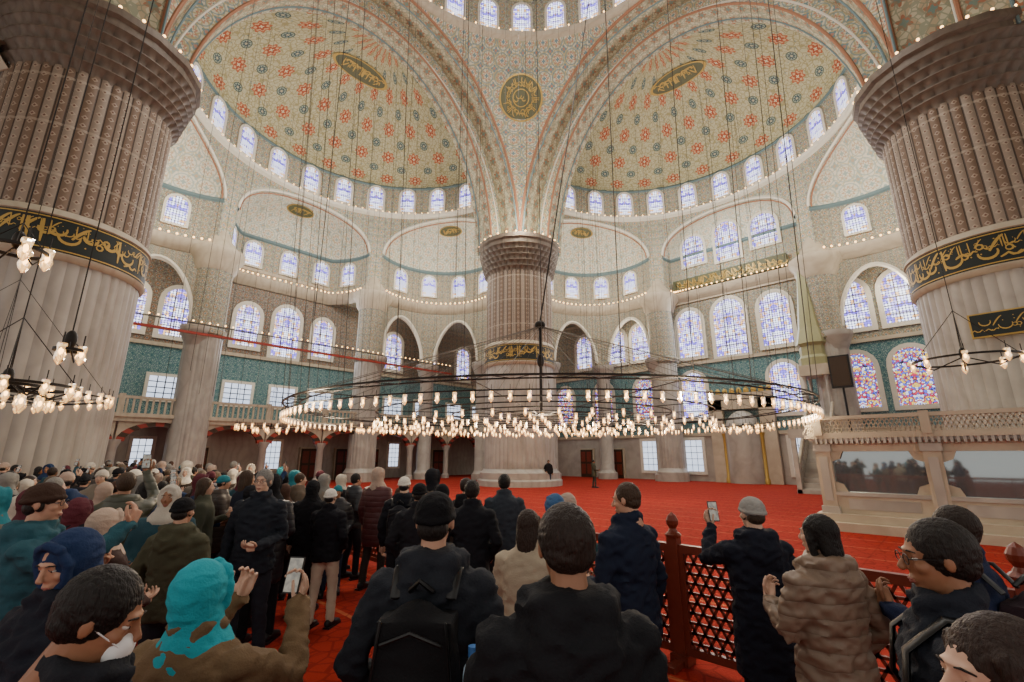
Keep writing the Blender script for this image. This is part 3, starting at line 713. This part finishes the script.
def small_ch(cx,cy,z,r,n,ztop,name,inner=True,ls=1.2):
    x,y=W(cx,cy); m=MB()
    m.lathe([(r-.014,-.014),(r+.014,-.014),(r+.014,.014),(r-.014,.014),(r-.014,-.014)],(x,y,z),40,2)
    for i in range(n):
        a=2*pi*i/n; lamp(m,x+r*cos(a),y+r*sin(a),z-.05+.0,ls)
        if i%2==0: m.tube([(x,y,z+.05),(x+r*.6*cos(a),y+r*.6*sin(a),z-.12),(x+r*cos(a),y+r*sin(a),z)],.01,5,2)
    if inner:
        for i in range(n//2):
            a=2*pi*i/(n//2); lamp(m,x+r*.5*cos(a),y+r*.5*sin(a),z-.2,ls)
        m.lathe([(r*.5-.015,-.015),(r*.5+.015,-.015),(r*.5+.015,.015),(r*.5-.015,.015)],(x,y,z),30,2)
    for i in range(4):
        a=2*pi*i/4; m.tube([(x+r*cos(a),y+r*sin(a),z),(x,y,z+r*1.3)],.005,4,2,capn=0)
    m.ell((x,y,z+.1),(.05,.05,.1),10,8,2)
    m.tube([(x,y,z),(x,y,ztop)],.006,5,2,capn=0)
    m.obj(name,[M['lampglass'],M['bulb'],M['iron']],True)
small_ch(7.1,7.0,3.45,.62,8,26,'chandelier',False,.7)
small_ch(-10.6,9.2,3.2,1.9,34,15,'chandelier',True,.9)
small_ch(-4.85,4.1,3.95,.22,5,22,'hanging_lamp_cluster',False,.85)
small_ch(-4.35,4.35,3.0,.1,3,22,'hanging_lamp_cluster',False,.7)
small_ch(-5.6,5.0,2.75,.6,12,22,'hanging_lamp_cluster',True,.65)
small_ch(12,24,3.4,1.4,16,15,'chandelier'); small_ch(4.5,27,3.4,1.4,16,30,'chandelier'); small_ch(-7,24,3.4,1.8,20,30,'chandelier'); small_ch(-12.5,24,3.4,1.6,18,30,'chandelier')
m=MB()
for side in ('v','u'):
    T=(lambda s,t,z:(s,t,z)) if side=='v' else (lambda s,t,z:(t,s,z)); TW=28 if side=='v' else 25.5
    for k in (-1,0,1):
        az0=k*rad(60); cs_,ct_=S0+RHO*sin(az0),T0+RHO*cos(az0)
        for i in range(34):
            te=rad(-88+176*i/33); t_=ct_+4.75*cos(az0+te)
            if t_>TW-.6: t_=TW-.6
            m.ell(T(cs_+4.75*sin(az0+te),t_,15.75),.07,6,4,0)
    for i in range(60):
        az=rad(-88+176*i/59); m.ell(T(S0+10.95*sin(az),T0+10.95*cos(az),ZR+.2),.05,6,4,0)
for i in range(70): m.ell((-16+.43*i,22.15,9.9),.05,6,4,0)
for i in range(80):
    a=2*pi*i/80; m.ell((10.6*cos(a),10.6*sin(a),31.5),.06,6,4,0)
for (x,y) in ((HP,HP),(-HP,HP),(HP,-HP)):
    for i in range(28): a=2*pi*i/28; m.ell((x+3.1*cos(a),y+3.1*sin(a),17.7),.06,6,4,0)
m.obj('cornice_string_lights',[M['bulbdim']],True)
m=MB()
r2=random.Random(3)
for i in range(85):
    x=r2.uniform(-9,24);y=r2.uniform(-4,24)
    if math.hypot(x-HP,y-HP)<3.6 : continue
    m.tube([(x,y,4.2+r2.uniform(0,.8)),(x,y,24 if max(x,y)>11 else 33)],.008,4,0,capn=0)
m.obj('suspension_wires',[M['wire']],False)
# ------------------------------------------------------------------ people
matc={}
def cm(kind,hexc):
    k=(kind,hexc)
    if k in matc: return matc[k]
    c=C(hexc)
    if kind=='cloth': m_=plain('cloth_'+hexc,c,.85,0,.25,3,.2,.35,120)
    elif kind=='puff':
        n_=NT('quilted_'+hexc,.5,0,.4); t=n_.n('ShaderNodeTexCoord'); sp=n_.n('ShaderNodeSeparateXYZ'); n_.l(t.outputs['Object'],sp.inputs[0])
        nz=n_.tex('Noise',t.outputs['Object'],6.0); w=n_.M('ABSOLUTE',n_.M('SINE',n_.M('ADD',n_.M('MULTIPLY',sp.outputs[2],40.0),nz.outputs['Fac']))); n_.bump(n_.M('POWER',w,.4),.5,.012); n_.col(n_.mix(n_.M('POWER',w,.25),tuple(x*.68 for x in c[:3])+(1,),c)); m_=n_.mat
    elif kind=='skin':
        n_=NT('skin_'+hexc,.5,0,.4); n_.b.inputs['Subsurface Weight'].default_value=.08; n_.b.inputs['Subsurface Radius'].default_value=(.02,.008,.004)
        t=n_.n('ShaderNodeTexCoord'); z_=n_.tex('Noise',t.outputs['Object'],25.,Detail=4.0); n_.col(n_.mix(z_.outputs['Fac'],tuple(x*.82 for x in c[:3])+(1,),c)); m_=n_.mat
    elif kind=='hair':
        n_=NT('hair_'+hexc,.55,0,.3); t=n_.n('ShaderNodeTexCoord'); v=n_.V('MULTIPLY',t.outputs['Object'],(150,150,25)); z_=n_.tex('Noise',v,1.,Detail=5.0)
        n_.col(n_.mix(z_.outputs['Fac'],tuple(x*.4 for x in c[:3])+(1,),tuple(min(1,x*1.6) for x in c[:3])+(1,))); n_.bump(z_.outputs['Fac'],1.0,.01); m_=n_.mat
    else: m_=plain(kind+'_'+hexc,c,.5)
    matc[k]=m_; return m_
M['eyew']=plain('eye_white',C('#b5aca4'),.25); M['eyed']=plain('eye_iris',C('#23150e'),.15); M['lip']=plain('lips',C('#8f5248'),.5)
M['white']=plain('white_fabric',C('#d8d8d8'),.8); M['shoe']=plain('shoe_black',C('#16151a'),.5); M['water']=emis('bottle_plastic',(.5,.65,.75,1),.1)
sc=NT('phone_screen',.2); tt=sc.n('ShaderNodeTexCoord'); nn_=sc.tex('Noise',tt.outputs['Object'],35.0,Detail=2.0); cc=sc.mix(nn_.outputs['Fac'],C('#2d3a48'),C('#d9cdb8')); sc.col(C('#101010')); sc.l(cc,sc.b.inputs['Emission Color']); sc.b.inputs['Emission Strength'].default_value=.7; M['screen']=sc.mat
headc={}
def head(vox):
    if vox in headc: return headc[vox]
    m=MB(); E=m.ell
    E((0,-.012,.025),(.073,.094,.091)); E((0,.026,-.028),(.057,.062,.085)); E((0,.060,-.090),(.026,.022,.020)); E((0,.02,-.07),(.049,.052,.04))
    m.tube([(0,.080,.028),(0,.096,.002),(0,.110,-.018)],[.008,.009,.011],8); E((0,.105,-.024),(.016,.011,.009),10,8)
    E((0,.074,.034),(.045,.017,.010)); 
    for s in (-1,1):
        E((s*.036,.058,-.018),(.023,.024,.022)); E((s*.078,-.004,.0),(.009,.018,.030),10,8); E((s*.03,.0745,.018),(.015,.009,.006),8,6); E((s*.03,.0735,.001),(.014,.008,.005),8,6)
    E((0,.086,-.055),(.024,.009,.006),10,8); E((0,.084,-.067),(.020,.009,.007),10,8)
    m.tube([(0,-.018,-.05),(0,-.03,-.18)],[.053,.062],14)
    headc[vox]=remesh(m,vox,3); return headc[vox]
def hand(m,w,d,n,side,mat,curl=.5,k=1.0):
    d=Vector(d).normalized(); n=Vector(n); n=(n-d*n.dot(d)).normalized(); lat=d.cross(n)*side
    w=Vector(w)
    m.tube([w-d*.02,w+d*.03,w+d*.085],[(.022,.028),(.017,.040),(.014,.042)],12,mat,up=tuple(lat.cross(d)))
    R=Matrix((lat,d,n)).transposed()
    m.ell(w+d*.05,(.042,.052,.017),12,8,mat,M=R)
    for i,(o,L) in enumerate(((.031,.070),(.011,.080),(-.010,.075),(-.030,.058))):
        b=w+d*.085+lat*o; a=0; pts=[b-d*.015,b]; p=b
        for s_,fr in enumerate((.45,.32,.25)):
            a+=curl*(.55+.25*s_); p=p+(d*cos(a)+n*sin(a))*L*fr+lat*o*.08; pts.append(p)
        m.tube(pts,[.0095,.0095,.009,.0082,.0072],7,mat)
    b=w+d*.025+lat*.03; p1=b+(lat*.75+d*.6+n*.25).normalized()*.038; p2=p1+(lat*.25+d*.85+n*.4).normalized()*.03; p3=p2+(d*.9+n*.35*curl-lat*.1).normalized()*.024
    m.tube([b,p1,p2,p3],[.013,.0115,.0105,.008],7,mat)
POSE={'down':((.255,-.03,1.13),(.265,.05,.89),(0,.15,-1),(-1,0,0),.6),
 'pocket':((.28,-.08,1.15),(.205,.10,.98),(-.5,.4,-.6),(-.5,-.6,0),.5),
 'hold':((.25,.03,1.15),(.12,.28,1.24),(-.5,.5,.7),(-.3,-.8,.3),.9),
 'low':((.25,.0,1.13),(.13,.26,1.08),(-.6,.7,.1),(0,-.5,.8),.7),
 'up':((.27,.20,1.30),(.15,.40,1.50),(-.25,.25,1),(-.3,-1,.2),.8),
 'high':((.26,.22,1.48),(.16,.36,1.74),(-.1,.15,1),(-.3,-1,.2),.8)}
def garment(hem,bulk,pL,pR,vox,wr,hood,flare):
    m=MB(); b=bulk
    rings=[(hem,.185*b*(1+flare),.145*b*(1+flare),0),(min(.9,hem+.12) if hem>.75 else .75,.188*b*(1+flare*.5),.148*b*(1+flare*.5),0),(.98,.180*b,.140*b,0),(1.10,.170*b,.128*b,0),(1.22,.182*b,.134*b,-.005),(1.33,.196*b,.134*b,-.008),(1.41,.184*b,.114*b,-.014),(1.455,.142*b,.096*b,-.016),(1.49,.096,.085,-.018),(1.545,.076,.078,-.016)]
    n=24; vs=[]
    for (z,rx,ry,y) in rings:
        for k in range(n):
            a=2*pi*k/n; ex=.82; cx=abs(cos(a))**ex*(1 if cos(a)>0 else -1); sy=abs(sin(a))**ex*(1 if sin(a)>0 else -1)
            vs.append((rx*cx,y+ry*sy,z))
    fs=[tuple(reversed(range(n)))]+[tuple((len(rings)-1)*n+k for k in range(n))]
    for i in range(len(rings)-1):
        for k in range(n): k2=(k+1)%n; fs.append((i*n+k,i*n+k2,(i+1)*n+k2,(i+1)*n+k))
    m.add(vs,fs)
    hands=[]
    for sd,p in ((-1,pL),(1,pR)):
        e,w,d,nn,cu=POSE[p]; e=(e[0]*sd*(.85+.15*b),e[1],e[2]); w=(w[0]*sd,w[1],w[2]); d=(d[0]*sd,d[1],d[2]); nn=(nn[0]*sd,nn[1],nn[2])
        sh=(sd*.172*b,-.012,1.395); m.ell(sh,(.068*b,.07*b,.062*b),14,10)
        E_,W_,S_=Vector(e),Vector(w),Vector(sh)
        m.tube([S_,S_.lerp(E_,.5),E_,E_.lerp(W_,.5),W_],[.067*b,.062*b,.055*b,.049*b,.042*b],12)
        hands.append((w,d,nn,sd,cu))
    if hood:
        m.tube([(-.085,.07,1.475),(-.11,-.02,1.50),(-.075,-.10,1.50),(0,-.13,1.49),(.075,-.10,1.50),(.11,-.02,1.50),(.085,.07,1.475)],[.025,.038,.048,.052,.048,.038,.025],12); m.ell((0,-.13,1.41),(.12,.055,.10))
    else: m.tube([(-.055,.066,1.50),(-.084,.005,1.53),(-.06,-.07,1.545),(0,-.09,1.55),(.06,-.07,1.545),(.084,.005,1.53),(.055,.066,1.50)],[.018,.02,.022,.022,.022,.02,.018],8)
    return remesh(m,vox,2 if vox<.025 else 1,wr,9),hands
def legs(vox,stance):
    m=MB(); m.tube([(0,0,1.0),(0,0,.88)],[(.155,.12),(.165,.13)],16,up=(0,1,0))
    for s in (-1,1):
        dy=stance*s
        m.tube([(s*.088,0,.92),(s*.098,dy*.4+.01,.70),(s*.105,dy*.6+.015,.49),(s*.11,dy*.9-.01,.30),(s*.115,dy-.02,.09)],[.098,.085,.066,.060,.058],12)
    return remesh(m,vox,3 if vox<.025 else 1,.008 if vox<.025 else 0,9)
gcache={}
def body(hem=.82,bulk=1.08,pL='down',pR='down',vox=.02,hood=False,flare=0,hair='short',stance=.06,headrot=(0,0),phone=None,mask=False,glasses=False,near=True):
    """mats: 0 coat 1 trousers 2 skin 3 hair/hat 4 shoes 5 second hair 6 eye 7 iris 8 lip 9 black 10 screen 11 white"""
    o=MB(); k=(hem,bulk,pL,pR,vox,hood,flare)
    if k not in gcache: gcache[k]=garment(hem,bulk,pL,pR,vox,.017 if near else .006,hood,flare)
    g,hs=gcache[k]; o.merge(g,0)
    k=('l',vox,stance)
    if k not in gcache: gcache[k]=legs(vox,stance)
    o.merge(gcache[k],1)
    for s in (-1,1):
        dy=stance*s
        o.tube([(s*.115,dy-.07,.055),(s*.12,dy,.06),(s*.128,dy+.09,.045),(s*.132,dy+.16,.035)],[(.042,.05),(.045,.055),(.048,.04),(.04,.03)],12,4,up=(0,0,1))
        o.box((s*.125-.045,dy-.11,0),(s*.125+.045,dy+.18,.022),4)
    hm=MB()
    for (w,d,nn,sd,cu) in hs: hand(hm,w,d,nn,sd,2,cu)
    if near: hm=remesh(hm,.0042,1)
    o.merge(hm,2)
    if phone:
        for (w,d,nn,sd,cu) in hs:
            if (sd<0 and 'L' in phone) or (sd>0 and 'R' in phone):
                d_=Vector(d).normalized(); n_=Vector(nn); n_=(n_-d_*n_.dot(d_)).normalized()
                c=Vector(w)+d_*.11+n_*.028
                Z=Vector((0,0,1)); f_=Vector((0,-1,.25)).normalized(); x_=Z.cross(f_).normalized(); y_=f_.cross(x_)
                R=Matrix((x_,y_,f_)).transposed().to_4x4(); R.translation=c
                hx,hy=(.037,.076)
                o.box((-hx,-hy,-.005),(hx,hy,.005),9,R); o.box((-hx+.004,-hy+.006,.0052),(hx-.004,hy-.006,.0065),10,R)
    H=MB(); hv=.0060 if near else .013
    H.merge(head(hv),2)
    for s in (-1,1):
        H.ell((s*.031,.0715,.0095),(.0120,.0105,.0075),10,8,6); H.ell((s*.031,.0795,.0095),(.0050,.004,.0048),8,6,7)
        H.tube([(s*.014,.087,.032),(s*.032,.088,.037),(s*.05,.073,.031)],[.002,.003,.002],6,5)
    H.tube([(-.021,.087,-.060),(-.008,.0925,-.0580),(.008,.0925,-.0580),(.021,.087,-.060)],[.002,.0038,.0038,.002],6,8); H.tube([(-.018,.086,-.065),(0,.092,-.0672),(.018,.086,-.065)],[.0025,.0045,.0025],6,8)
    hh=MB()
    if hair in('short','buzz','long'):
        e=.014 if hair!='buzz' else .008
        hh.ell((0,-.026,.034),(.073+e,.086+e,.087+e),22,16); hh.ell((0,-.050,-.012),(.064+e,.050+e,.058),16,10)
        for s in (-1,1): hh.ell((s*.064,.004,.034),(.015,.036,.038),10,8)
        if hair=='long':
            hh.tube([(0,-.05,.02),(0,-.075,-.08),(0,-.085,-.20)],[(.08,.07),(.085,.05),(.06,.03)],14,up=(0,1,0))
            for s in (-1,1): hh.tube([(s*.06,.02,.06),(s*.084,.0,-.02),(s*.077,-.02,-.14)],[.028,.024,.02],8)
        hh=remesh(hh,.006 if near else .014,1,.003 if near else .002,34,.0); H.merge(hh,3)
    elif hair=='beanie':
        hh.ell((0,-.016,.050),(.085,.103,.085),20,14)
        hh.tube([(.080*cos(a),-.016+.099*sin(a),.030-.012*(-sin(a))) for a in [2*pi*i/20 for i in range(21)]],[.015]*21,8)
        hh=remesh(hh,.007 if near else .014,2,.003,20,0); H.merge(hh,3)
        H.ell((0,-.048,-.015),(.070,.058,.055),16,10,5)
        for s in (-1,1): H.ell((s*.066,.005,-.005),(.012,.025,.035),8,6,5)
    elif hair in('hijab','hoodup'):
        hh.ell((0,-.030,.020),(.096,.108,.116),22,16); hh.ell((0,-.035,-.04),(.088,.09,.09),18,12); hh.tube([(0,-.022,-.06),(0,-.012,-.11),(0,-.005,-.17),(0,0,-.23)],[(.088,.088),(.098,.094),(.14,.118),(.18,.138)],18,up=(0,1,0))
        hh.tube([(.0,.066,-.105),(.062,.060,-.05),(.078,.050,.02),(.058,.055,.086),(0,.062,.112),(-.058,.055,.086),(-.078,.050,.02),(-.062,.060,-.05),(0,.066,-.105)],[.016]*9,8)
        hh=remesh(hh,.007 if near else .015,2,.0045,12,.35); H.merge(hh,3)
    if mask:
        H.ell((0,.078,-.052),(.050,.038,.044),16,10,11)
        for s in (-1,1): H.tube([(s*.045,.085,-.035),(s*.078,.0,.005)],.002,5,11)
    if glasses:
        for s in (-1,1):
            H.tube([(s*.032+.021*cos(a),.098,.009+.017*sin(a)) for a in [2*pi*i/14 for i in range(15)]],.0018,5,9); H.tube([(s*.053,.097,.012),(s*.08,.0,.012)],.0018,5,9)
        H.tube([(-.011,.099,.010),(.011,.099,.010)],.0018,5,9)
    R=Matrix.Translation((0,-.008,1.632))@Matrix.Rotation(rad(-headrot[0]),4,'Z')@Matrix.Rotation(rad(-headrot[1]),4,'X')@Matrix.Scale(.92,4)
    o.merge(H,None,R)
    return o
def mats(coat,pants,skin,hair,kind='cloth',hkind='hair',hair2=None):
    return [cm(kind,coat),cm('cloth',pants),cm('skin',skin),cm(hkind,hair),M['shoe'],cm('hair',hair2 or '#1c1512'),M['eyew'],M['eyed'],M['lip'],M['black'],M['screen'],M['white']]
def backpack(parent,c,bottle=False,big=1.0,y0=0):
    m=MB()
    b=MB(); b.ell((0,-.235,1.18),(.155*big,.085,.235*big),20,14); b.box((-.13*big,-.30,.98),(.13*big,-.15,1.36)); b.ell((0,-.30,1.09),(.12*big,.055,.12),16,10)
    b=remesh(b,.014,4,.004,12); m.merge(b,0)
    for s in (-1,1):
        m.tube([(s*.10,-.17,1.40),(s*.11,-.10,1.485),(s*.115,.02,1.485),(s*.125,.125,1.39),(s*.14,.145,1.25),(s*.175,.05,1.08),(s*.14,-.14,1.0)],[(.022,.009)]*7,8,1,up=(0,1,0))
        m.tube([(s*.125,-.31,1.0),(s*.13,-.31,1.2),(s*.11,-.305,1.36)],.005,6,1)
    m.tube([(-.10,-.322,1.30),(0,-.336,1.34),(.10,-.322,1.30)],.006,6,1); m.tube([(-.09,-.352,1.13),(.09,-.352,1.13)],.005,6,1); m.tube([(-.04,-.2,1.43),(0,-.23,1.47),(.04,-.2,1.43)],.01,6,1)
    if bottle:
        m.lathe([(.001,0),(.033,.0),(.033,.14),(.03,.16),(.014,.19),(.014,.2)],(.195,-.24,1.05),14,2); m.lathe([(.017,.195),(.017,.225),(.001,.226)],(.195,-.24,1.05),12,3); m.ell((.185,-.22,1.05),(.045,.05,.07),10,8,0)
    m.obj('backpack',[c,M['black'],M['water'],cm('plastic','#3c6fb0')],True,parent)
PL=[]
def person(name,x,y,face,H,mt,**k):
    o=body(**k); ob=o.obj(name,mt,True,angle=60)
    u,v=W(x,y); ob.location=(u,v,0); ob.rotation_euler=(0,0,-rad(face)-TH); s=H/1.75; ob.scale=(s,s,s); PL.append((u,v))
    return ob
SK='#b88b72';SK2='#94674c';SK3='#c8a18a'
N=dict(near=True,vox=.014)
p=person('man_in_black_beanie',-.33,2.1,3,1.84,mats('#22252c','#20222a',SK,'#0c0c10',hkind='cloth'),hair='beanie',pL='pocket',pR='pocket',bulk=1.06,hood=True,**N); backpack(p,cm('cloth','#141417'),True)
person('man_in_black_hooded_jacket',.16,1.5,-4,1.85,mats('#17181c','#181a20',SK2,'#241a15'),hair='short',pL='hold',pR='hold',bulk=1.07,hood=True,headrot=(-6,8),**N)
person('man_in_navy_jacket',.80,3.4,-35,1.81,mats('#1a2133','#3f526e',SK,'#3a291c'),hair='buzz',pL='low',pR='down',bulk=1.05,headrot=(-25,10),**N)
person('woman_in_grey_beanie',1.68,3.4,2,1.71,mats('#191c28','#0d0d10',SK3,'#8c8a86',hkind='cloth',hair2='#3a2a1e'),hair='beanie',pL='up',pR='hold',bulk=1.04,hem=.62,phone='L',headrot=(-12,0),hood=True,**N)
person('woman_in_beige_puffer',1.68,2.7,-15,1.68,mats('#7a6757','#15151a',SK3,'#120d0b',kind='puff'),hair='long',pL='hold',pR='pocket',bulk=1.08,hem=.5,flare=.05,headrot=(-15,0),hood=True,**N)
p=person('man_in_glasses',1.38,1.62,-58,1.79,mats('#1e222b','#20222a',SK2,'#1c1613'),hair='short',pL='pocket',pR='low',bulk=1.06,glasses=True,headrot=(-12,5),**N); backpack(p,cm('cloth','#3a1f22'))
p=person('man_with_backpack',2.2,2.45,-30,1.75,mats('#1e2640','#22252e',SK2,'#241a14'),hair='short',pL='hold',pR='pocket',bulk=1.05,**N); backpack(p,cm('cloth','#2a1f26'))
person('woman_in_dark_coat',.90,.98,-72,1.70,mats('#17131a','#1b1a20',SK3,'#2a1b15'),hair='long',pL='hold',pR='hold',bulk=1.0,headrot=(-10,0),**N)
person('man_in_face_mask',-1.04,1.3,50,1.71,mats('#1e2026','#22242c',SK2,'#16110f'),hair='short',pL='low',pR='hold',phone='R',mask=True,bulk=1.02,headrot=(18,22),**N)
person('woman_in_turquoise_scarf',-1.10,1.80,8,1.63,mats('#66523c','#1d1d24',SK3,'#2492a0',hkind='cloth'),hair='hijab',pL='up',pR='up',phone='R',bulk=1.08,**N)
person('woman_in_navy_hijab',-1.76,1.95,-165,1.70,mats('#1a1c26','#17181f',SK,'#1f3052',hkind='cloth'),hair='hijab',pL='low',pR='low',phone='L',headrot=(-5,18),**N)
person('man_in_brown_beanie',-2.85,2.95,55,1.83,mats('#2a505b','#20222a',SK,'#3b2a22',hkind='cloth'),hair='beanie',pL='hold',pR='up',glasses=True,bulk=1.06,headrot=(15,0),hood=True,**N)
person('man_with_grey_hair',-2.62,5.0,175,1.85,mats('#1f232b','#23262e',SK3,'#6f6c68'),hair='short',pL='low',pR='down',glasses=True,bulk=1.03,**N)
F=dict(near=True,vox=.02)
person('girl_in_cream_trousers',-2.30,6.1,10,1.58,mats('#18181e','#bfb09c',SK3,'#c9c5bd',hkind='cloth'),hair='beanie',pL='hold',pR='pocket',**F)
person('woman_in_black_long_coat',-2.75,6.6,-5,1.66,mats('#15151a','#121216',SK3,'#131317',hkind='cloth'),hair='hoodup',hem=.45,flare=.1,**F)
person('woman_in_black_long_coat',-3.3,6.1,20,1.62,mats('#1b1b21','#121216',SK3,'#17171c',hkind='cloth'),hair='hijab',hem=.45,flare=.1,**F)
person('man_in_olive_jacket',-2.68,3.95,5,1.66,mats('#474636','#23242a',SK,'#111114',hkind='cloth'),hair='beanie',pL='pocket',pR='low',bulk=1.10,hood=True,**F)
person('woman_in_cream_hijab',-2.78,3.35,25,1.64,mats('#443430','#1b1b20',SK3,'#b39e8e',hkind='cloth'),hair='hijab',pL='low',pR='low',**F)
person('woman_in_maroon_scarf',-3.5,3.9,-20,1.66,mats('#1f1e24','#1b1b20',SK3,'#54262f',hkind='cloth'),hair='hijab',**F)
p=person('man_in_white_cap',-1.42,6.3,0,1.72,mats('#181920','#1d1e24',SK3,'#cfc9bd',hkind='cloth'),hair='beanie',hood=True,**F); backpack(p,cm('cloth','#1d1d22'))
person('man_in_black_coat',-.42,5.1,5,1.74,mats('#16171d','#1d1e24',SK,'#1a1412'),hair='short',pL='pocket',pR='pocket',hem=.6,bulk=1.06,**F)
person('woman_in_cream_jacket',.12,3.3,20,1.64,mats('#a39682','#2a2a33',SK3,'#2c1f18'),hair='long',pL='hold',pR='hold',**F)
person('woman_in_blue_scarf',.38,4.3,-10,1.66,mats('#6d5f50','#2a2a33',SK3,'#39597f',hkind='cloth'),hair='hijab',pL='hold',pR='hold',**F)
person('woman_in_grey_coat',.56,4.9,-15,1.62,mats('#2a4a50','#2a2a33',SK3,'#a39083',hkind='cloth'),hair='hijab',pL='hold',pR='pocket',**F)
person('man_in_grey_jacket',-.1,6.2,0,1.76,mats('#32373f','#22242c',SK,'#15110f'),hair='short',**F)
person('man_in_black_cap',-1.0,5.2,0,1.7,mats('#1a1a1f','#22242c',SK,'#101013',hkind='cloth'),hair='beanie',pL='pocket',pR='hold',**F)
coats=['#18181e','#1f2432','#282b31','#3a302a','#3f4135','#2b4a55','#50292b','#5f5347','#141418','#213354','#6d655c','#18181c','#1d1d24','#7e7468']
hats=['#131317','#b5ada0','#463229','#213354','#7d7a75','#a38e80','#54262f','#27707c','#19191e','#cfc8bb']
hairs=['#15100e','#2c1f18','#3a291c','#5a4b3c','#7d7a75','#15100e']
variants=[]
for (h,pl,pr,hem,ph,hk) in (('short','down','pocket',.82,None,0),('beanie','pocket','pocket',.82,None,1),('hijab','hold','hold',.6,None,1),('short','hold','high',.82,'R',0),('long','hold','down',.7,None,0),('beanie','up','hold',.62,'L',1),('hijab','down','low',.6,None,1),('hoodup','pocket','pocket',.7,None,1),('short','low','low',.7,None,0)):
    b=body(near=False,vox=.03,hair=h,pL=pl,pR=pr,hem=hem,phone=ph,bulk=1.08,hood=(h in('short','beanie'))); me=b.mesh('tourist',True,60)
    for q in mats('#15151a','#20222a',SK,'#15100e'): me.materials.append(q)
    variants.append((me,hk))
rc=random.Random(21); cnt=0; tries=0
def placef(u,v,face):
    global cnt
    me,hk=rc.choice(variants); ob=bpy.data.objects.new('tourist',me); scene.collection.objects.link(ob)
    ob.location=(u,v,0); ob.rotation_euler=(0,0,-rad(face)-TH); s=rc.gauss(1.69,.07)/1.75; ob.scale=(s,s,s)
    mt=mats(rc.choice(coats),rc.choice(['#20222a','#15151a','#2f3d55','#3a3733']),rc.choice([SK,SK2,SK3]),rc.choice(hats if hk else hairs),kind=rc.choice(['cloth','cloth','cloth','puff']),hkind='cloth' if hk else 'hair')
    for i,q in enumerate(mt[:6]): ob.material_slots[i].link='OBJECT'; ob.material_slots[i].material=q
    PL.append((u,v)); cnt+=1
for v in (-5.2,-4.5,-3.7,-3.1,-2.3,-1.5,-.6,.3,1.4,2.4,3.5,4.8,6.0,7.2,8.4):
    u=-7.65-rc.uniform(0,.25)
    if all(math.hypot(u-a,v-b)>.5 for a,b in PL): placef(u,v,rc.choice([20,40,50,0]))
while cnt<185 and tries<14000:
    tries+=1
    y=rc.uniform(3.6,25) if rc.random()<.5 else rc.uniform(5.5,13); x=rc.uniform(-1.12*y-.3,-.1)
    u,v=W(x,y)
    if u>-7.7 or u<-24 or v>21: continue
    if math.hypot(u+HP,v-HP)<3.5: continue
    if y<5.8 and x>-2.2: continue
    if y<6.9 and -2.2<x<-1.6: continue
    if any(math.hypot(u-a,v-b)<(.52 if y>6 else .62) for a,b in PL): continue
    placef(u,v,rc.choice([0,15,-20,30,-40,60,160]) )
for (x,y,f_) in ((2.4,31,180),(5.2,30,90)): placef(*W(x,y),f_)
# ------------------------------------------------------------------ lights
def pl(u,v,z,e,c=(1,.78,.52),r=.4):
    L=bpy.data.lights.new('lamp','POINT'); L.energy=e; L.color=c; L.shadow_soft_size=r; o=bpy.data.objects.new('lamp_light',L); o.location=(u,v,z); scene.collection.objects.link(o)
def al(loc,to,sx,sy,e,c):
    L=bpy.data.lights.new('daylight_fill','AREA'); L.shape='RECTANGLE'; L.size=sx; L.size_y=sy; L.energy=e; L.color=c; o=bpy.data.objects.new('daylight_fill',L); o.location=loc
    o.rotation_euler=(Vector(to)-Vector(loc)).to_track_quat('-Z','Y').to_euler(); scene.collection.objects.link(o)
for i in range(6):
    a=2*pi*i/6; pl(7.9*cos(a),7.9*sin(a),3.1,290)
pl(0,0,3.0,320)
pl(HP-2.7,HP-2.7,18.3,900,(1,.88,.68),.5)
for (u,v) in ((S0,19),(19,S0)): pl(u,v,18.0,2200,(1,.95,.88),1.2)
for (u,v) in ((9.5,19.5),(19.5,9.5),(-8,19.5),(19.5,-8)): pl(u,v,17,1000,(1,.91,.76),.6)
for (u,v) in ((22.5,22.5),(9,26.3),(24,9),(-9,26),(24,-9)): pl(u,v,12.5,230,(1,.88,.7),.5)
pl(0,0,27,3200,(1,.94,.86),2.0)
al((0,0,30),(0,0,0),12,12,2800,(1,.95,.87))  # added fill panel hung in the air below the dome, not a real source
al((24.5,0,12),(0,0,4),12,6,750,(.92,.95,1)); al((0,27,12),(0,0,4),12,6,750,(.92,.95,1))
w=bpy.data.worlds.new('World'); scene.world=w; w.use_nodes=True; bg=w.node_tree.nodes['Background']; bg.inputs[0].default_value=(1,.94,.86,1); bg.inputs[1].default_value=1.08
# ------------------------------------------------------------------ camera
cam=bpy.data.cameras.new('Camera'); co=bpy.data.objects.new('Camera',cam); scene.collection.objects.link(co)
u,v=W(0,0); co.location=(u,v,2.0); co.rotation_euler=(rad(90+14.07),0,-TH); cam.lens=16; cam.sensor_width=36; cam.clip_start=.05; cam.clip_end=300
scene.camera=co
print('people',len(PL),'windows',wn[0],'tries',tries)
